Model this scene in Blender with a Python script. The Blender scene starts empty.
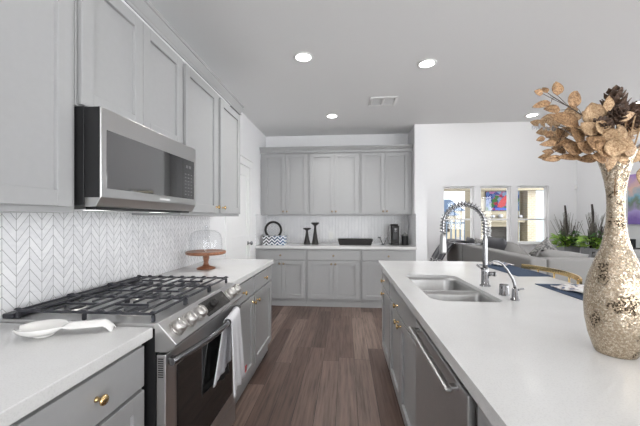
import bpy, bmesh, math, random
from mathutils import Vector, Matrix
random.seed(7)
PI = math.pi
SC = bpy.context.scene
COL = SC.collection

# ------------------------------------------------------------------ camera
cam = bpy.data.cameras.new('camera')
cam.sensor_width = 36.0
cam.lens = 310.95 / 640 * 36
cam.shift_y = 5.9 / 640
cam.clip_start = 0.02
cam.clip_end = 200
camo = bpy.data.objects.new('camera', cam)
COL.objects.link(camo)
camo.location = (1.3711, 0, 1.3219)
camo.rotation_euler = (PI / 2, 0, 0.0825)
SC.camera = camo

# ------------------------------------------------------------------ world, sun, exposure
SKY = 1.5
w = bpy.data.worlds.new('world')
SC.world = w
w.use_nodes = True
nt = w.node_tree
bg = nt.nodes['Background']
bg.inputs[0].default_value = (0.975, 0.975, 0.97, 1)
# sky raised behind and to the right of the camera as added room fill
SKY_FILL = 7.0
tc = nt.nodes.new('ShaderNodeTexCoord')
dp = nt.nodes.new('ShaderNodeVectorMath')
dp.operation = 'DOT_PRODUCT'
dp.inputs[1].default_value = (0.70, -0.70, 0.1)
nt.links.new(tc.outputs['Generated'], dp.inputs[0])
mr = nt.nodes.new('ShaderNodeMapRange')
mr.inputs['From Min'].default_value = 0.0
mr.inputs['From Max'].default_value = 0.75
mr.inputs['To Min'].default_value = SKY
mr.inputs['To Max'].default_value = SKY_FILL
nt.links.new(dp.outputs['Value'], mr.inputs['Value'])
nt.links.new(mr.outputs['Result'], bg.inputs[1])
CAN_W = 3.6
FILL_LAMP_W = 12.0
SC.view_settings.view_transform = 'Standard'
SC.view_settings.look = 'None'
SC.view_settings.gamma = 1.0
SC.view_settings.use_curve_mapping = False
SC.view_settings.exposure = 0.28


# ------------------------------------------------------------------ node helpers
class N:
    def __init__(self, name):
        self.m = bpy.data.materials.new(name)
        self.m.use_nodes = True
        self.t = self.m.node_tree
        self.b = self.t.nodes['Principled BSDF']

    def n(self, typ, **kw):
        x = self.t.nodes.new(typ)
        for k, v in kw.items():
            setattr(x, k, v)
        return x

    def l(self, a, b):
        self.t.links.new(a, b)

    def put(self, sock, v):
        if hasattr(v, 'is_output') or hasattr(v, 'links'):
            self.l(v, sock)
        else:
            sock.default_value = v

    def math(self, op, a, b=None, c=None):
        x = self.n('ShaderNodeMath', operation=op)
        self.put(x.inputs[0], a)
        if b is not None:
            self.put(x.inputs[1], b)
        if c is not None:
            self.put(x.inputs[2], c)
        return x.outputs[0]

    def coord(self):
        return self.n('ShaderNodeTexCoord').outputs['Object']

    def sep(self, v):
        s = self.n('ShaderNodeSeparateXYZ')
        self.l(v, s.inputs[0])
        return s.outputs

    def comb(self, x, y, z=0.0):
        c = self.n('ShaderNodeCombineXYZ')
        for i, v in enumerate((x, y, z)):
            self.put(c.inputs[i], v)
        return c.outputs[0]

    def mapping(self, v, scale=(1, 1, 1), rot=(0, 0, 0)):
        m = self.n('ShaderNodeMapping')
        self.l(v, m.inputs[0])
        m.inputs['Scale'].default_value = scale
        m.inputs['Rotation'].default_value = rot
        return m.outputs[0]

    def noise(self, v, scale, detail=3, rough=0.5):
        x = self.n('ShaderNodeTexNoise')
        self.l(v, x.inputs['Vector'])
        x.inputs['Scale'].default_value = scale
        x.inputs['Detail'].default_value = detail
        x.inputs['Roughness'].default_value = rough
        return x.outputs['Fac']

    def white(self, v):
        x = self.n('ShaderNodeTexWhiteNoise', noise_dimensions='3D')
        self.l(v, x.inputs['Vector'])
        return x.outputs['Value']

    def ramp(self, f, stops, interp='LINEAR'):
        r = self.n('ShaderNodeValToRGB')
        r.color_ramp.interpolation = interp
        e = r.color_ramp.elements
        while len(e) < len(stops):
            e.new(0.5)
        for i, (p, c) in enumerate(stops):
            e[i].position = p
            e[i].color = (*c, 1) if len(c) == 3 else c
        self.l(f, r.inputs[0])
        return r.outputs[0]

    def mix(self, f, a, b):
        x = self.n('ShaderNodeMix', data_type='RGBA')
        self.put(x.inputs['Factor'], f)
        self.put(x.inputs['A'], (*a, 1) if isinstance(a, tuple) and len(a) == 3 else a)
        self.put(x.inputs['B'], (*b, 1) if isinstance(b, tuple) and len(b) == 3 else b)
        return x.outputs['Result']

    def bump(self, h, strength=0.3, dist=0.002):
        b = self.n('ShaderNodeBump')
        b.inputs['Strength'].default_value = strength
        b.inputs['Distance'].default_value = dist
        self.l(h, b.inputs['Height'])
        self.l(b.outputs[0], self.b.inputs['Normal'])

    def set(self, color=None, rough=None, metal=None, **kw):
        if color is not None:
            self.put(self.b.inputs['Base Color'], (*color, 1) if isinstance(color, tuple) and len(color) == 3 else color)
        if rough is not None:
            self.put(self.b.inputs['Roughness'], rough)
        if metal is not None:
            self.b.inputs['Metallic'].default_value = metal
        for k, v in kw.items():
            self.put(self.b.inputs[k.replace('_', ' ')], v)
        return self


def paint(name, c, rough=0.5, var=0.03, metal=0.0, bump=0.0, scale=40):
    """a painted or plain surface with a slight procedural mottling"""
    m = N(name)
    f = m.noise(m.coord(), scale, 4)
    lo = tuple(max(0, x * (1 - var)) for x in c)
    hi = tuple(min(1, x * (1 + var)) for x in c)
    m.set(m.ramp(f, [(0.3, lo), (0.7, hi)]), rough, metal)
    if bump:
        m.bump(f, bump, 0.001)
    return m.m


M = {}
M['cab'] = paint('cabinet_paint', (0.365, 0.367, 0.37), 0.34, 0.015)
M['wall'] = paint('wall_paint', (0.80, 0.80, 0.81), 0.6, 0.01)
M['ceil'] = paint('ceiling_paint', (0.76, 0.76, 0.76), 0.7, 0.01, bump=0.05, scale=180)
M['trimw'] = paint('white_trim', (0.82, 0.82, 0.82), 0.4, 0.01)
M['black'] = paint('black_plastic', (0.012, 0.012, 0.013), 0.35, 0.1)
M['blackmatte'] = paint('black_matte', (0.018, 0.016, 0.015), 0.55, 0.1)
M['iron'] = paint('cast_iron', (0.034, 0.035, 0.043), 0.36, 0.2, bump=0.1, scale=300)
M['brass'] = paint('brass', (0.72, 0.52, 0.26), 0.25, 0.05, 1.0)
M['bronze'] = paint('aged_bronze', (0.36, 0.29, 0.20), 0.3, 0.1, 1.0)
M['gold'] = paint('gold_band', (0.80, 0.58, 0.27), 0.22, 0.08, 1.0)
M['ovenglass'] = paint('oven_glass', (0.008, 0.008, 0.008), 0.05, 0.05)
M['ovenglass'].node_tree.nodes['Principled BSDF'].inputs['IOR'].default_value = 1.48
M['chrome'] = paint('chrome', (0.30, 0.30, 0.31), 0.10, 0.02, 1.0)
M['dial'] = paint('steel_knob', (0.60, 0.58, 0.56), 0.33, 0.03, 1.0)
M['ceramic'] = paint('white_ceramic', (0.83, 0.82, 0.80), 0.12, 0.01)
M['blackglass'] = paint('black_glass', (0.012, 0.012, 0.013), 0.04, 0.05)
M['blackglass'].node_tree.nodes['Principled BSDF'].inputs['IOR'].default_value = 2.6
M['charcoal'] = paint('charcoal_fabric', (0.06, 0.062, 0.066), 0.9, 0.3, bump=0.3, scale=400)
M['sofa'] = paint('grey_upholstery', (0.26, 0.255, 0.25), 0.9, 0.12, bump=0.3, scale=300)
M['cushion'] = paint('grey_cushion', (0.23, 0.225, 0.22), 0.9, 0.15, bump=0.3, scale=250)
M['cushiondark'] = paint('slate_cushion', (0.12, 0.12, 0.13), 0.9, 0.15, bump=0.3, scale=250)
M['white'] = paint('white_plastic', (0.80, 0.80, 0.79), 0.35, 0.01)
M['matblue'] = paint('navy_weave', (0.035, 0.062, 0.115), 0.85, 0.3, bump=0.5, scale=500)
M['stem'] = paint('dark_stem', (0.07, 0.045, 0.03), 0.7, 0.3)
M['cone'] = paint('pine_cone_brown', (0.075, 0.042, 0.026), 0.65, 0.5, scale=120)
M['greyblade'] = paint('grey_blade', (0.23, 0.23, 0.24), 0.5, 0.2)
M['planter'] = paint('grey_planter', (0.35, 0.36, 0.38), 0.5, 0.1)
M['cattail'] = paint('dark_reed', (0.05, 0.04, 0.038), 0.8, 0.3)
M['grass'] = paint('dry_grass', (0.14, 0.13, 0.11), 0.8, 0.3)
M['concrete'] = paint('pale_concrete', (0.25, 0.24, 0.225), 0.9, 0.1)
M['cream'] = paint('cream_stucco', (0.34, 0.30, 0.22), 0.9, 0.05)
M['bluesiding'] = paint('pale_blue_siding', (0.32, 0.38, 0.42), 0.8, 0.05)
M['roof'] = paint('slate_blue_shingle', (0.045, 0.08, 0.14), 0.8, 0.25, scale=6)
M['sand'] = paint('tan_beam', (0.22, 0.195, 0.14), 0.8, 0.05)
M['fence'] = paint('grey_blue_fence', (0.14, 0.20, 0.28), 0.8, 0.1)
M['darkhole'] = paint('dark_lining', (0.05, 0.045, 0.04), 0.9, 0.2)  # plain dark tone for the firebox block and the vent backing
M['red'] = paint('red_print', (0.55, 0.02, 0.03), 0.6, 0.1)
M['tealglass'] = paint('pale_teal_lacquer', (0.45, 0.62, 0.60), 0.2, 0.05)
M['display'] = paint('dark_display', (0.03, 0.028, 0.026), 0.15, 0.1)
M['faint'] = paint('faint_legend', (0.16, 0.16, 0.165), 0.4, 0.02)
M['legend'] = paint('grey_legend', (0.55, 0.55, 0.55), 0.5, 0.02)


def m_emit(name, c, s):
    m = N(name)
    m.set((0.05, 0.05, 0.05), 0.8)
    m.b.inputs['Specular IOR Level'].default_value = 0.1
    m.b.inputs['Emission Color'].default_value = (*c, 1)
    m.b.inputs['Emission Strength'].default_value = s
    return m.m


M['led'] = m_emit('led_diffuser', (1, 0.985, 0.96), 12)
M['led_soft'] = m_emit('task_lens', (1, 0.99, 0.97), 2)


M['steel'] = paint('brushed_steel', (0.60, 0.595, 0.59), 0.29, 0.02, 1.0, scale=900)
M['satinsteel'] = paint('satin_steel_front', (0.56, 0.56, 0.565), 0.46, 0.02, 1.0)
M['sinksteel'] = paint('satin_sink_steel', (0.40, 0.398, 0.395), 0.30, 0.05, 1.0)


def m_quartz():
    m = N('white_quartz')
    c = m.coord()
    f = m.noise(c, 3.0, 6, 0.6)
    g = m.noise(c, 220, 2)
    a = m.ramp(f, [(0.35, (0.645, 0.642, 0.637)), (0.65, (0.685, 0.685, 0.68))])
    b = m.ramp(g, [(0.35, (0.93, 0.93, 0.93)), (0.5, (1, 1, 1))])
    x = m.n('ShaderNodeMix', data_type='RGBA', blend_type='MULTIPLY')
    x.inputs['Factor'].default_value = 1
    m.l(a, x.inputs['A'])
    m.l(b, x.inputs['B'])
    m.set(x.outputs['Result'], 0.16)
    return m.m


M['quartz'] = m_quartz()


def m_floor():
    m = N('walnut_planks')
    s = m.sep(m.coord())
    W, L = 0.145, 1.25
    col = m.math('FLOOR', m.math('DIVIDE', s[0], W))
    off = m.white(m.comb(col, 3.7, 0.0))
    v = m.math('ADD', m.math('DIVIDE', s[1], L), m.math('MULTIPLY', off, 7.0))
    row = m.math('FLOOR', v)
    tone = m.white(m.comb(col, row, 1.3))
    base = m.ramp(tone, [(0.0, (0.078, 0.047, 0.037)), (0.35, (0.118, 0.076, 0.061)), (0.7, (0.158, 0.106, 0.087)), (1.0, (0.225, 0.163, 0.136))])
    gv = m.comb(m.math('MULTIPLY', s[0], 34.0), m.math('ADD', m.math('MULTIPLY', s[1], 1.6), m.math('MULTIPLY', tone, 40.0)), tone)
    gr = m.noise(gv, 1.6, 6, 0.62)
    gc = m.ramp(gr, [(0.28, (0.42, 0.42, 0.42)), (0.5, (0.95, 0.95, 0.95)), (0.75, (1.35, 1.33, 1.3))])
    x = m.n('ShaderNodeMix', data_type='RGBA', blend_type='MULTIPLY')
    x.inputs['Factor'].default_value = 1
    m.l(base, x.inputs['A'])
    m.l(gc, x.inputs['B'])
    fx = m.math('FRACT', m.math('DIVIDE', s[0], W))
    fy = m.math('FRACT', v)
    gap = m.math('MAXIMUM', m.math('LESS_THAN', fx, 0.022), m.math('LESS_THAN', fy, 0.003))
    m.set(m.mix(gap, x.outputs['Result'], (0.014, 0.009, 0.008)), m.ramp(gr, [(0.3, (0.42,) * 3), (0.7, (0.30,) * 3)]))
    h = m.math('SUBTRACT', gr, m.math('MULTIPLY', gap, 2.0))
    m.bump(h, 0.25, 0.0015)
    return m.m


M['floor'] = m_floor()


def m_chevron(name, axis):
    m = N(name)
    s = m.sep(m.coord())
    W, Hh, SL, G = 0.0545, 0.047, 1.3, 0.0022
    u = m.math('ADD', s[axis], 5.45 - 1.182 if axis == 1 else 5.45)
    tri = m.math('PINGPONG', u, W)
    v = m.math('DIVIDE', m.math('SUBTRACT', s[2], m.math('MULTIPLY', tri, SL)), Hh)
    row = m.math('FLOOR', v)
    col = m.math('FLOOR', m.math('DIVIDE', u, W))
    fr = m.math('FRACT', v)
    fc = m.math('FRACT', m.math('DIVIDE', u, W))
    g1 = m.math('LESS_THAN', fr, G * 1.64 / Hh)
    g2 = m.math('LESS_THAN', m.math('ABSOLUTE', m.math('SUBTRACT', fc, 0.5)), 0.5 - G / W / 2)
    g = m.math('MAXIMUM', g1, m.math('SUBTRACT', 1.0, g2))
    tone = m.white(m.comb(col, row, 0.5))
    vein = m.noise(m.mapping(m.coord(), (14, 14, 30), (0.6, 0.6, 0)), 2.0, 5)
    t = m.ramp(tone, [(0, (0.80, 0.80, 0.815)), (0.5, (0.84, 0.84, 0.855)), (1, (0.88, 0.88, 0.89))])
    vc = m.ramp(vein, [(0.3, (0.92, 0.92, 0.93)), (0.55, (1, 1, 1))])
    x = m.n('ShaderNodeMix', data_type='RGBA', blend_type='MULTIPLY')
    x.inputs['Factor'].default_value = 1
    m.l(t, x.inputs['A'])
    m.l(vc, x.inputs['B'])
    m.set(m.mix(g, x.outputs['Result'], (0.36, 0.36, 0.365)), m.math('ADD', 0.2, m.math('MULTIPLY', g, 0.6)))
    m.bump(m.math('SUBTRACT', 1.0, g), 0.5, 0.001)
    return m.m


M['tile_left'] = m_chevron('chevron_marble_tile', 1)
M['tile_back'] = m_chevron('chevron_marble_tile_alcove', 0)


def m_vase():
    m = N('champagne_mirror_mosaic')
    c = m.coord()
    vo = m.n('ShaderNodeTexVoronoi')
    m.l(c, vo.inputs['Vector'])
    vo.inputs['Scale'].default_value = 250
    ve = m.n('ShaderNodeTexVoronoi', feature='DISTANCE_TO_EDGE')
    m.l(c, ve.inputs['Vector'])
    ve.inputs['Scale'].default_value = 250
    rnd = m.white(vo.outputs['Position'])
    patch = m.noise(m.mapping(c, (1, 1, 0.8)), 15, 2)
    pm = m.ramp(patch, [(0.55, (0, 0, 0)), (0.60, (1, 1, 1))])
    dark = m.math('MULTIPLY', pm, m.math('GREATER_THAN', rnd, 0.52))
    tone = m.ramp(rnd, [(0, (0.40, 0.31, 0.22)), (0.5, (0.58, 0.47, 0.35)), (1, (0.78, 0.69, 0.56))])
    cc = m.mix(dark, tone, (0.05, 0.032, 0.02))
    edge = m.math('LESS_THAN', ve.outputs['Distance'], 0.055)
    m.set(m.mix(edge, cc, (0.30, 0.25, 0.18)), m.math('ADD', 0.23, m.math('MULTIPLY', edge, 0.5)), 0.85)
    geo = m.n('ShaderNodeNewGeometry')
    sub = m.n('ShaderNodeVectorMath', operation='SUBTRACT')
    m.l(vo.outputs['Color'], sub.inputs[0])
    sub.inputs[1].default_value = (0.5, 0.5, 0.5)
    sca = m.n('ShaderNodeVectorMath', operation='SCALE')
    m.l(sub.outputs[0], sca.inputs[0])
    sca.inputs['Scale'].default_value = 0.32
    ad = m.n('ShaderNodeVectorMath', operation='ADD')
    m.l(geo.outputs['Normal'], ad.inputs[0])
    m.l(sca.outputs[0], ad.inputs[1])
    no = m.n('ShaderNodeVectorMath', operation='NORMALIZE')
    m.l(ad.outputs[0], no.inputs[0])
    m.l(no.outputs[0], m.b.inputs['Normal'])
    return m.m


M['vase'] = m_vase()


def m_leaf(name, a, b):
    m = N(name)
    f = m.ramp(m.noise(m.coord(), 190, 4, 0.7), [(0.36, (0, 0, 0)), (0.64, (1, 1, 1))])
    g = m.noise(m.coord(), 24, 2)
    t = m.mix(f, a, b)
    x = m.n('ShaderNodeMix', data_type='RGBA', blend_type='MULTIPLY')
    x.inputs['Factor'].default_value = 1
    m.l(t, x.inputs['A'])
    m.l(m.ramp(g, [(0.35, (0.7, 0.66, 0.6)), (0.65, (1.1, 1.1, 1.1))]), x.inputs['B'])
    m.set(x.outputs['Result'], 0.42, 0.35)
    m.bump(f, 0.5, 0.001)
    return m.m


M['goldleaf'] = m_leaf('copper_gold_leaf', (0.13, 0.06, 0.022), (0.52, 0.33, 0.18))
M['paleleaf'] = m_leaf('pale_gold_leaf', (0.24, 0.13, 0.06), (0.62, 0.45, 0.28))
M['silver'] = m_leaf('silver_sprig', (0.25, 0.26, 0.28), (0.6, 0.6, 0.62))


def m_green(name, a, b):
    m = N(name)
    f = m.noise(m.coord(), 18, 3)
    m.set(m.ramp(f, [(0.3, a), (0.7, b)]), 0.6)
    return m.m


M['lime'] = m_green('lime_leaf', (0.14, 0.30, 0.04), (0.42, 0.62, 0.12))
M['green'] = m_green('green_leaf', (0.03, 0.10, 0.03), (0.12, 0.26, 0.07))


def m_wood():
    m = N('walnut_turned')
    f = m.noise(m.mapping(m.coord(), (8, 60, 60)), 1.4, 5)
    m.set(m.ramp(f, [(0.3, (0.17, 0.062, 0.028)), (0.7, (0.34, 0.15, 0.08))]), 0.32)
    return m.m


M['wood'] = m_wood()


def m_pane(name, tint=(1, 1, 1), gl=0.08):
    m = N(name)
    tr = m.n('ShaderNodeBsdfTransparent')
    tr.inputs[0].default_value = (*tint, 1)
    gs = m.n('ShaderNodeBsdfGlossy')
    gs.inputs['Roughness'].default_value = 0.02
    fr = m.n('ShaderNodeLayerWeight')
    fr.inputs[0].default_value = 0.5
    mx = m.n('ShaderNodeMixShader')
    m.l(m.math('ADD', m.math('MULTIPLY', m.math('POWER', fr.outputs['Facing'], 5.0), 0.7), gl - 0.01), mx.inputs[0])
    m.l(tr.outputs[0], mx.inputs[1])
    m.l(gs.outputs[0], mx.inputs[2])
    out = m.t.nodes['Material Output']
    m.l(mx.outputs[0], out.inputs[0])
    return m.m


M['pane'] = m_pane('window_glass', (0.98, 0.99, 1.0), 0.05)
M['dome'] = m_pane('clear_glass', (0.97, 0.975, 0.98), 0.05)


def m_herring():
    """blue, black and white herringbone of the lidded box"""
    m = N('herringbone_inlay')
    s = m.sep(m.coord())
    tri = m.math('PINGPONG', m.math('ADD', s[0], 1.0), 0.044)
    v = m.math('FRACT', m.math('DIVIDE', m.math('ADD', s[2], tri), 0.052))
    k = m.math('GREATER_THAN', v, 0.5)
    blue = m.ramp(m.math('ADD', m.math('MULTIPLY', s[0], 2.7), 0.5), [(0.2, (0.015, 0.017, 0.02)), (0.45, (0.015, 0.035, 0.09)), (0.9, (0.03, 0.09, 0.22))])
    m.set(m.mix(k, blue, (0.75, 0.77, 0.80)), 0.3)
    return m.m


M['herring'] = m_herring()


def m_napkin():
    m = N('floral_napkin_print')
    c = m.coord()
    f = m.noise(c, 34, 3)
    m.set(m.ramp(f, [(0.46, (0.72, 0.71, 0.70)), (0.54, (0.55, 0.48, 0.46)), (0.60, (0.14, 0.17, 0.25))]), 0.9)
    return m.m


M['napkin'] = m_napkin()


def m_towel():
    m = N('white_terry')
    f = m.noise(m.coord(), 350, 3)
    m.set(m.ramp(f, [(0.3, (0.70, 0.70, 0.73)), (0.7, (0.82, 0.82, 0.85))]), 0.95)
    m.bump(f, 0.4, 0.001)
    return m.m


M['towel'] = m_towel()


def m_throw():
    m = N('striped_throw_weave')
    s = m.sep(m.coord())
    k = m.math('GREATER_THAN', m.math('FRACT', m.math('MULTIPLY', s[1], 9.0)), 0.6)
    sp = m.noise(m.coord(), 40, 1)
    low = m.math('MULTIPLY', m.math('LESS_THAN', s[2], 0.50), m.math('GREATER_THAN', sp, 0.55))
    a = m.mix(k, (0.10, 0.10, 0.11), (0.22, 0.22, 0.23))
    m.set(m.mix(low, a, (0.75, 0.75, 0.75)), 0.95)
    return m.m


M['throw'] = m_throw()


def m_pattern_cushion():
    m = N('flecked_cushion')
    f = m.noise(m.coord(), 45, 4)
    m.set(m.ramp(f, [(0.42, (0.10, 0.10, 0.10)), (0.55, (0.34, 0.33, 0.32))]), 0.9)
    return m.m


M['fleck'] = m_pattern_cushion()


def m_screen():
    m = N('flower_picture_screen')
    v = m.n('ShaderNodeTexVoronoi')
    m.l(m.coord(), v.inputs['Vector'])
    v.inputs['Scale'].default_value = 7
    r = m.white(v.outputs['Position'])
    c = m.ramp(r, [(0.0, (0.02, 0.06, 0.35)), (0.3, (0.10, 0.22, 0.55)), (0.45, (0.05, 0.25, 0.05)), (0.62, (0.55, 0.03, 0.08)), (0.78, (0.55, 0.20, 0.45)), (0.9, (0.30, 0.45, 0.70))], 'CONSTANT')
    m.set((0.01, 0.01, 0.01), 0.8)
    m.b.inputs['Specular IOR Level'].default_value = 0.1
    m.l(c, m.b.inputs['Emission Color'])
    m.b.inputs['Emission Strength'].default_value = 0.6
    return m.m


M['screen'] = m_screen()


def m_painting():
    m = N('sunset_lake_canvas')
    s = m.sep(m.coord())
    f = m.noise(m.coord(), 5, 4)
    z = m.math('ADD', m.math('MULTIPLY', s[2], 1.0), m.math('MULTIPLY', m.math('SUBTRACT', f, 0.5), 0.5))
    m.set(m.ramp(z, [(0.05, (0.22, 0.14, 0.45)), (0.28, (0.45, 0.36, 0.68)), (0.45, (0.16, 0.22, 0.16)), (0.55, (0.22, 0.42, 0.55)), (0.7, (0.75, 0.50, 0.42)), (0.9, (0.42, 0.28, 0.60))]), 0.6)
    return m.m


M['painting'] = m_painting()


def m_brick():
    m = N('cream_brick')
    b = m.n('ShaderNodeTexBrick')
    s = m.sep(m.coord())
    m.l(m.comb(m.math('ADD', s[0], s[1]), s[2]), b.inputs['Vector'])
    b.inputs['Scale'].default_value = 4
    b.inputs['Color1'].default_value = (0.34, 0.30, 0.22, 1)
    b.inputs['Color2'].default_value = (0.29, 0.25, 0.18, 1)
    b.inputs['Mortar'].default_value = (0.38, 0.36, 0.32, 1)
    m.set(b.outputs[0], 0.9)
    return m.m


M['brick'] = m_brick()


# ------------------------------------------------------------------ mesh helpers
class MB:
    def __init__(self):
        self.bm = bmesh.new()

    def box(self, x0, x1, y0, y1, z0, z1, bev=0.0, seg=2, mi=0):
        mat = Matrix.Translation(((x0 + x1) / 2, (y0 + y1) / 2, (z0 + z1) / 2)) @ Matrix.Diagonal((x1 - x0, y1 - y0, z1 - z0, 1))
        r = bmesh.ops.create_cube(self.bm, size=1, matrix=mat)
        vs = r['verts']
        fs = {f for v in vs for f in v.link_faces}
        for f in fs:
            f.material_index = mi
        if bev:
            es = list({e for v in vs for e in v.link_edges})
            bmesh.ops.bevel(self.bm, geom=es, offset=bev, segments=seg, profile=0.5, affect='EDGES')
        return self

    def ring(self, c, ax, ay, n):
        return [self.bm.verts.new(c + ax * math.cos(2 * PI * i / n) + ay * math.sin(2 * PI * i / n)) for i in range(n)]

    def skin(self, rings, closed=False, caps=True, smooth=True, mi=0):
        n = len(rings[0])
        m = len(rings)
        for k in range(m if closed else m - 1):
            a, b = rings[k], rings[(k + 1) % m]
            for i in range(n):
                f = self.bm.faces.new((a[i], a[(i + 1) % n], b[(i + 1) % n], b[i]))
                f.smooth = smooth
                f.material_index = mi
        if caps and not closed:
            for rg in (rings[0], rings[-1]):
                f = self.bm.faces.new(rg)
                f.material_index = mi

    def tube(self, pts, r, n=10, closed=False, caps=True, mi=0, flat=1.0):
        pts = [Vector(p) for p in pts]
        m = len(pts)
        rs = r if isinstance(r, (list, tuple)) else [r] * m
        rings = []
        prev = None
        for i, p in enumerate(pts):
            if closed:
                t = pts[(i + 1) % m] - pts[i - 1]
            else:
                t = pts[min(i + 1, m - 1)] - pts[max(i - 1, 0)]
            t.normalize()
            if prev is None:
                up = Vector((0, 0, 1)) if abs(t.z) < 0.9 else Vector((1, 0, 0))
                ax = t.cross(up).normalized()
            else:
                ax = (prev - t * prev.dot(t)).normalized()
            prev = ax
            ay = t.cross(ax)
            rings.append(self.ring(p, ax * rs[i], ay * rs[i] * flat, n))
        self.skin(rings, closed, caps, True, mi)
        return self

    def cyl(self, p0, p1, r0, r1=None, n=20, mi=0):
        p0, p1 = Vector(p0), Vector(p1)
        r1 = r0 if r1 is None else r1
        t = (p1 - p0).normalized()
        up = Vector((0, 0, 1)) if abs(t.z) < 0.9 else Vector((1, 0, 0))
        ax = t.cross(up).normalized()
        ay = t.cross(ax)
        self.skin([self.ring(p0, ax * r0, ay * r0, n), self.ring(p1, ax * r1, ay * r1, n)], mi=mi)
        return self

    def lathe(self, prof, n=32, c=(0, 0, 0), axis='z', mi=0, caps=True):
        c = Vector(c)
        A = {'z': (Vector((1, 0, 0)), Vector((0, 1, 0)), Vector((0, 0, 1))),
             'x': (Vector((0, 1, 0)), Vector((0, 0, 1)), Vector((1, 0, 0))),
             'y': (Vector((0, 0, 1)), Vector((1, 0, 0)), Vector((0, 1, 0)))}[axis]
        rings = [self.ring(c + A[2] * z, A[0] * max(r, 1e-4), A[1] * max(r, 1e-4), n) for r, z in prof]
        self.skin(rings, False, caps, True, mi)
        return self

    def prism(self, poly, axis, a0, a1, mi=0, bev=0.0):
        """poly in the two remaining axes (x: (y,z); y: (x,z); z: (x,y))"""
        def mk(p, a):
            return {'x': (a, p[0], p[1]), 'y': (p[0], a, p[1]), 'z': (p[0], p[1], a)}[axis]
        A = [self.bm.verts.new(mk(p, a0)) for p in poly]
        B = [self.bm.verts.new(mk(p, a1)) for p in poly]
        n = len(poly)
        fs = [self.bm.faces.new(A), self.bm.faces.new(B)]
        for i in range(n):
            fs.append(self.bm.faces.new((A[i], A[(i + 1) % n], B[(i + 1) % n], B[i])))
        for f in fs:
            f.material_index = mi
        if bev:
            es = list({e for f in fs for e in f.edges})
            bmesh.ops.bevel(self.bm, geom=es, offset=bev, segments=2, profile=0.5, affect='EDGES')
        return self

    def grid(self, fn, nu, nv, mi=0, wrap=False):
        vs = [[self.bm.verts.new(fn(i / nu, j / nv)) for j in range(nv + 1)] for i in range(nu + 1)]
        for i in range(nu):
            for j in range(nv):
                f = self.bm.faces.new((vs[i][j], vs[i + 1][j], vs[i + 1][j + 1], vs[i][j + 1]))
                f.smooth = True
                f.material_index = mi
        return self

    def leaf(self, base, direction, normal, length, width, curl=0.15, mi=0, tip=1.0, ns=6):
        base = Vector(base)
        d = Vector(direction).normalized()
        nn = Vector(normal)
        s = d.cross(nn)
        if s.length < 1e-4:
            s = d.cross(Vector((0.3, 1, 0.2)))
        s.normalize()
        nn = s.cross(d).normalized()
        rows = []
        for i in range(ns + 1):
            t = i / ns
            wv = width * 0.5 * (math.sin(PI * min(1, t ** 0.8)) ** 0.75 if 0 < t < 1 else 0.02)
            p = base + d * (length * t) + nn * (-curl * length * (t - 0.3) ** 2)
            rows.append([self.bm.verts.new(p + s * (wv * q) + nn * (curl * 0.7 * wv * q * q)) for q in (-1, -0.5, 0, 0.5, 1)])
        for i in range(ns):
            for j in range(4):
                f = self.bm.faces.new((rows[i][j], rows[i + 1][j], rows[i + 1][j + 1], rows[i][j + 1]))
                f.smooth = True
                f.material_index = mi
        return self

    def done(self, name, mat, parent=None, loc=None, label=None, recalc=True):
        if recalc:
            bmesh.ops.recalc_face_normals(self.bm, faces=self.bm.faces[:])
        me = bpy.data.meshes.new(name)
        self.bm.to_mesh(me)
        self.bm.free()
        for mm in (mat if isinstance(mat, (list, tuple)) else [mat]):
            me.materials.append(M[mm] if isinstance(mm, str) else mm)
        return link(name, me, parent, loc, label)


def link(name, me, parent=None, loc=None, label=None):
    o = bpy.data.objects.new(name, me)
    COL.objects.link(o)
    if parent is not None:
        o.parent = parent
    if loc is not None:
        o.location = loc
    if label:
        o['label'] = label
    return o


def tag(o, label, cat, group=None):
    o['label'] = label
    o['category'] = cat
    if group:
        o['group'] = group
    return o


def thing(name, label, cat, loc=(0, 0, 0), rz=0.0, group=None):
    o = bpy.data.objects.new(name, None)
    COL.objects.link(o)
    o.empty_display_size = 0.05
    o.location = loc
    o.rotation_euler = (0, 0, rz)
    return tag(o, label, cat, group)


def struct(o):
    o['kind'] = 'structure'
    return o


def solid(o, t, off=0.0):
    m = o.modifiers.new('solid', 'SOLIDIFY')
    m.thickness = t
    m.offset = off
    return o


def subsurf(o, n=1):
    m = o.modifiers.new('sub', 'SUBSURF')
    m.levels = n
    m.render_levels = n
    return o


# ------------------------------------------------------------------ the setting
ZC = 2.738           # kitchen ceiling
YO = 4.76            # where the kitchen ceiling stops and the tall living room starts
YB = 5.262           # alcove back wall
YL = 8.30            # living room far wall
XR = 7.15            # right wall
YF = -3.2            # wall behind the camera
ZL = 5.2             # living room ceiling

struct(MB().box(-0.15, XR + 0.15, YF - 0.15, YL + 0.15, -0.12, 0).done('floor', 'floor'))
struct(MB().box(-0.15, XR + 0.15, YF - 0.15, YO, ZC, ZC + 0.30).box(-0.15, 2.58, YO, YB + 0.15, ZC, ZC + 0.30).done('ceiling', 'ceil'))
struct(MB().box(2.4, XR + 0.15, YO + 0.001, YL + 0.15, ZL, ZL + 0.15).done('ceiling_living_room', 'ceil'))
struct(MB().box(2.58, XR, YO, YO + 0.12, ZC + 0.30, ZL).done('wall_header', 'wall'))
WL = struct(MB().box(-0.15, 0, YF, YB, 0, ZC).done('wall_left', 'wall'))
struct(MB().box(-0.15, 2.40, YB, YB + 0.15, 0, ZC).done('wall_back', 'wall'))
struct(MB().box(2.40, 2.58, YO, YL, 0, ZC).box(2.40, 2.58, YO + 0.121, YL, ZC + 0.301, ZL).done('wall_partition', 'wall'))


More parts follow.
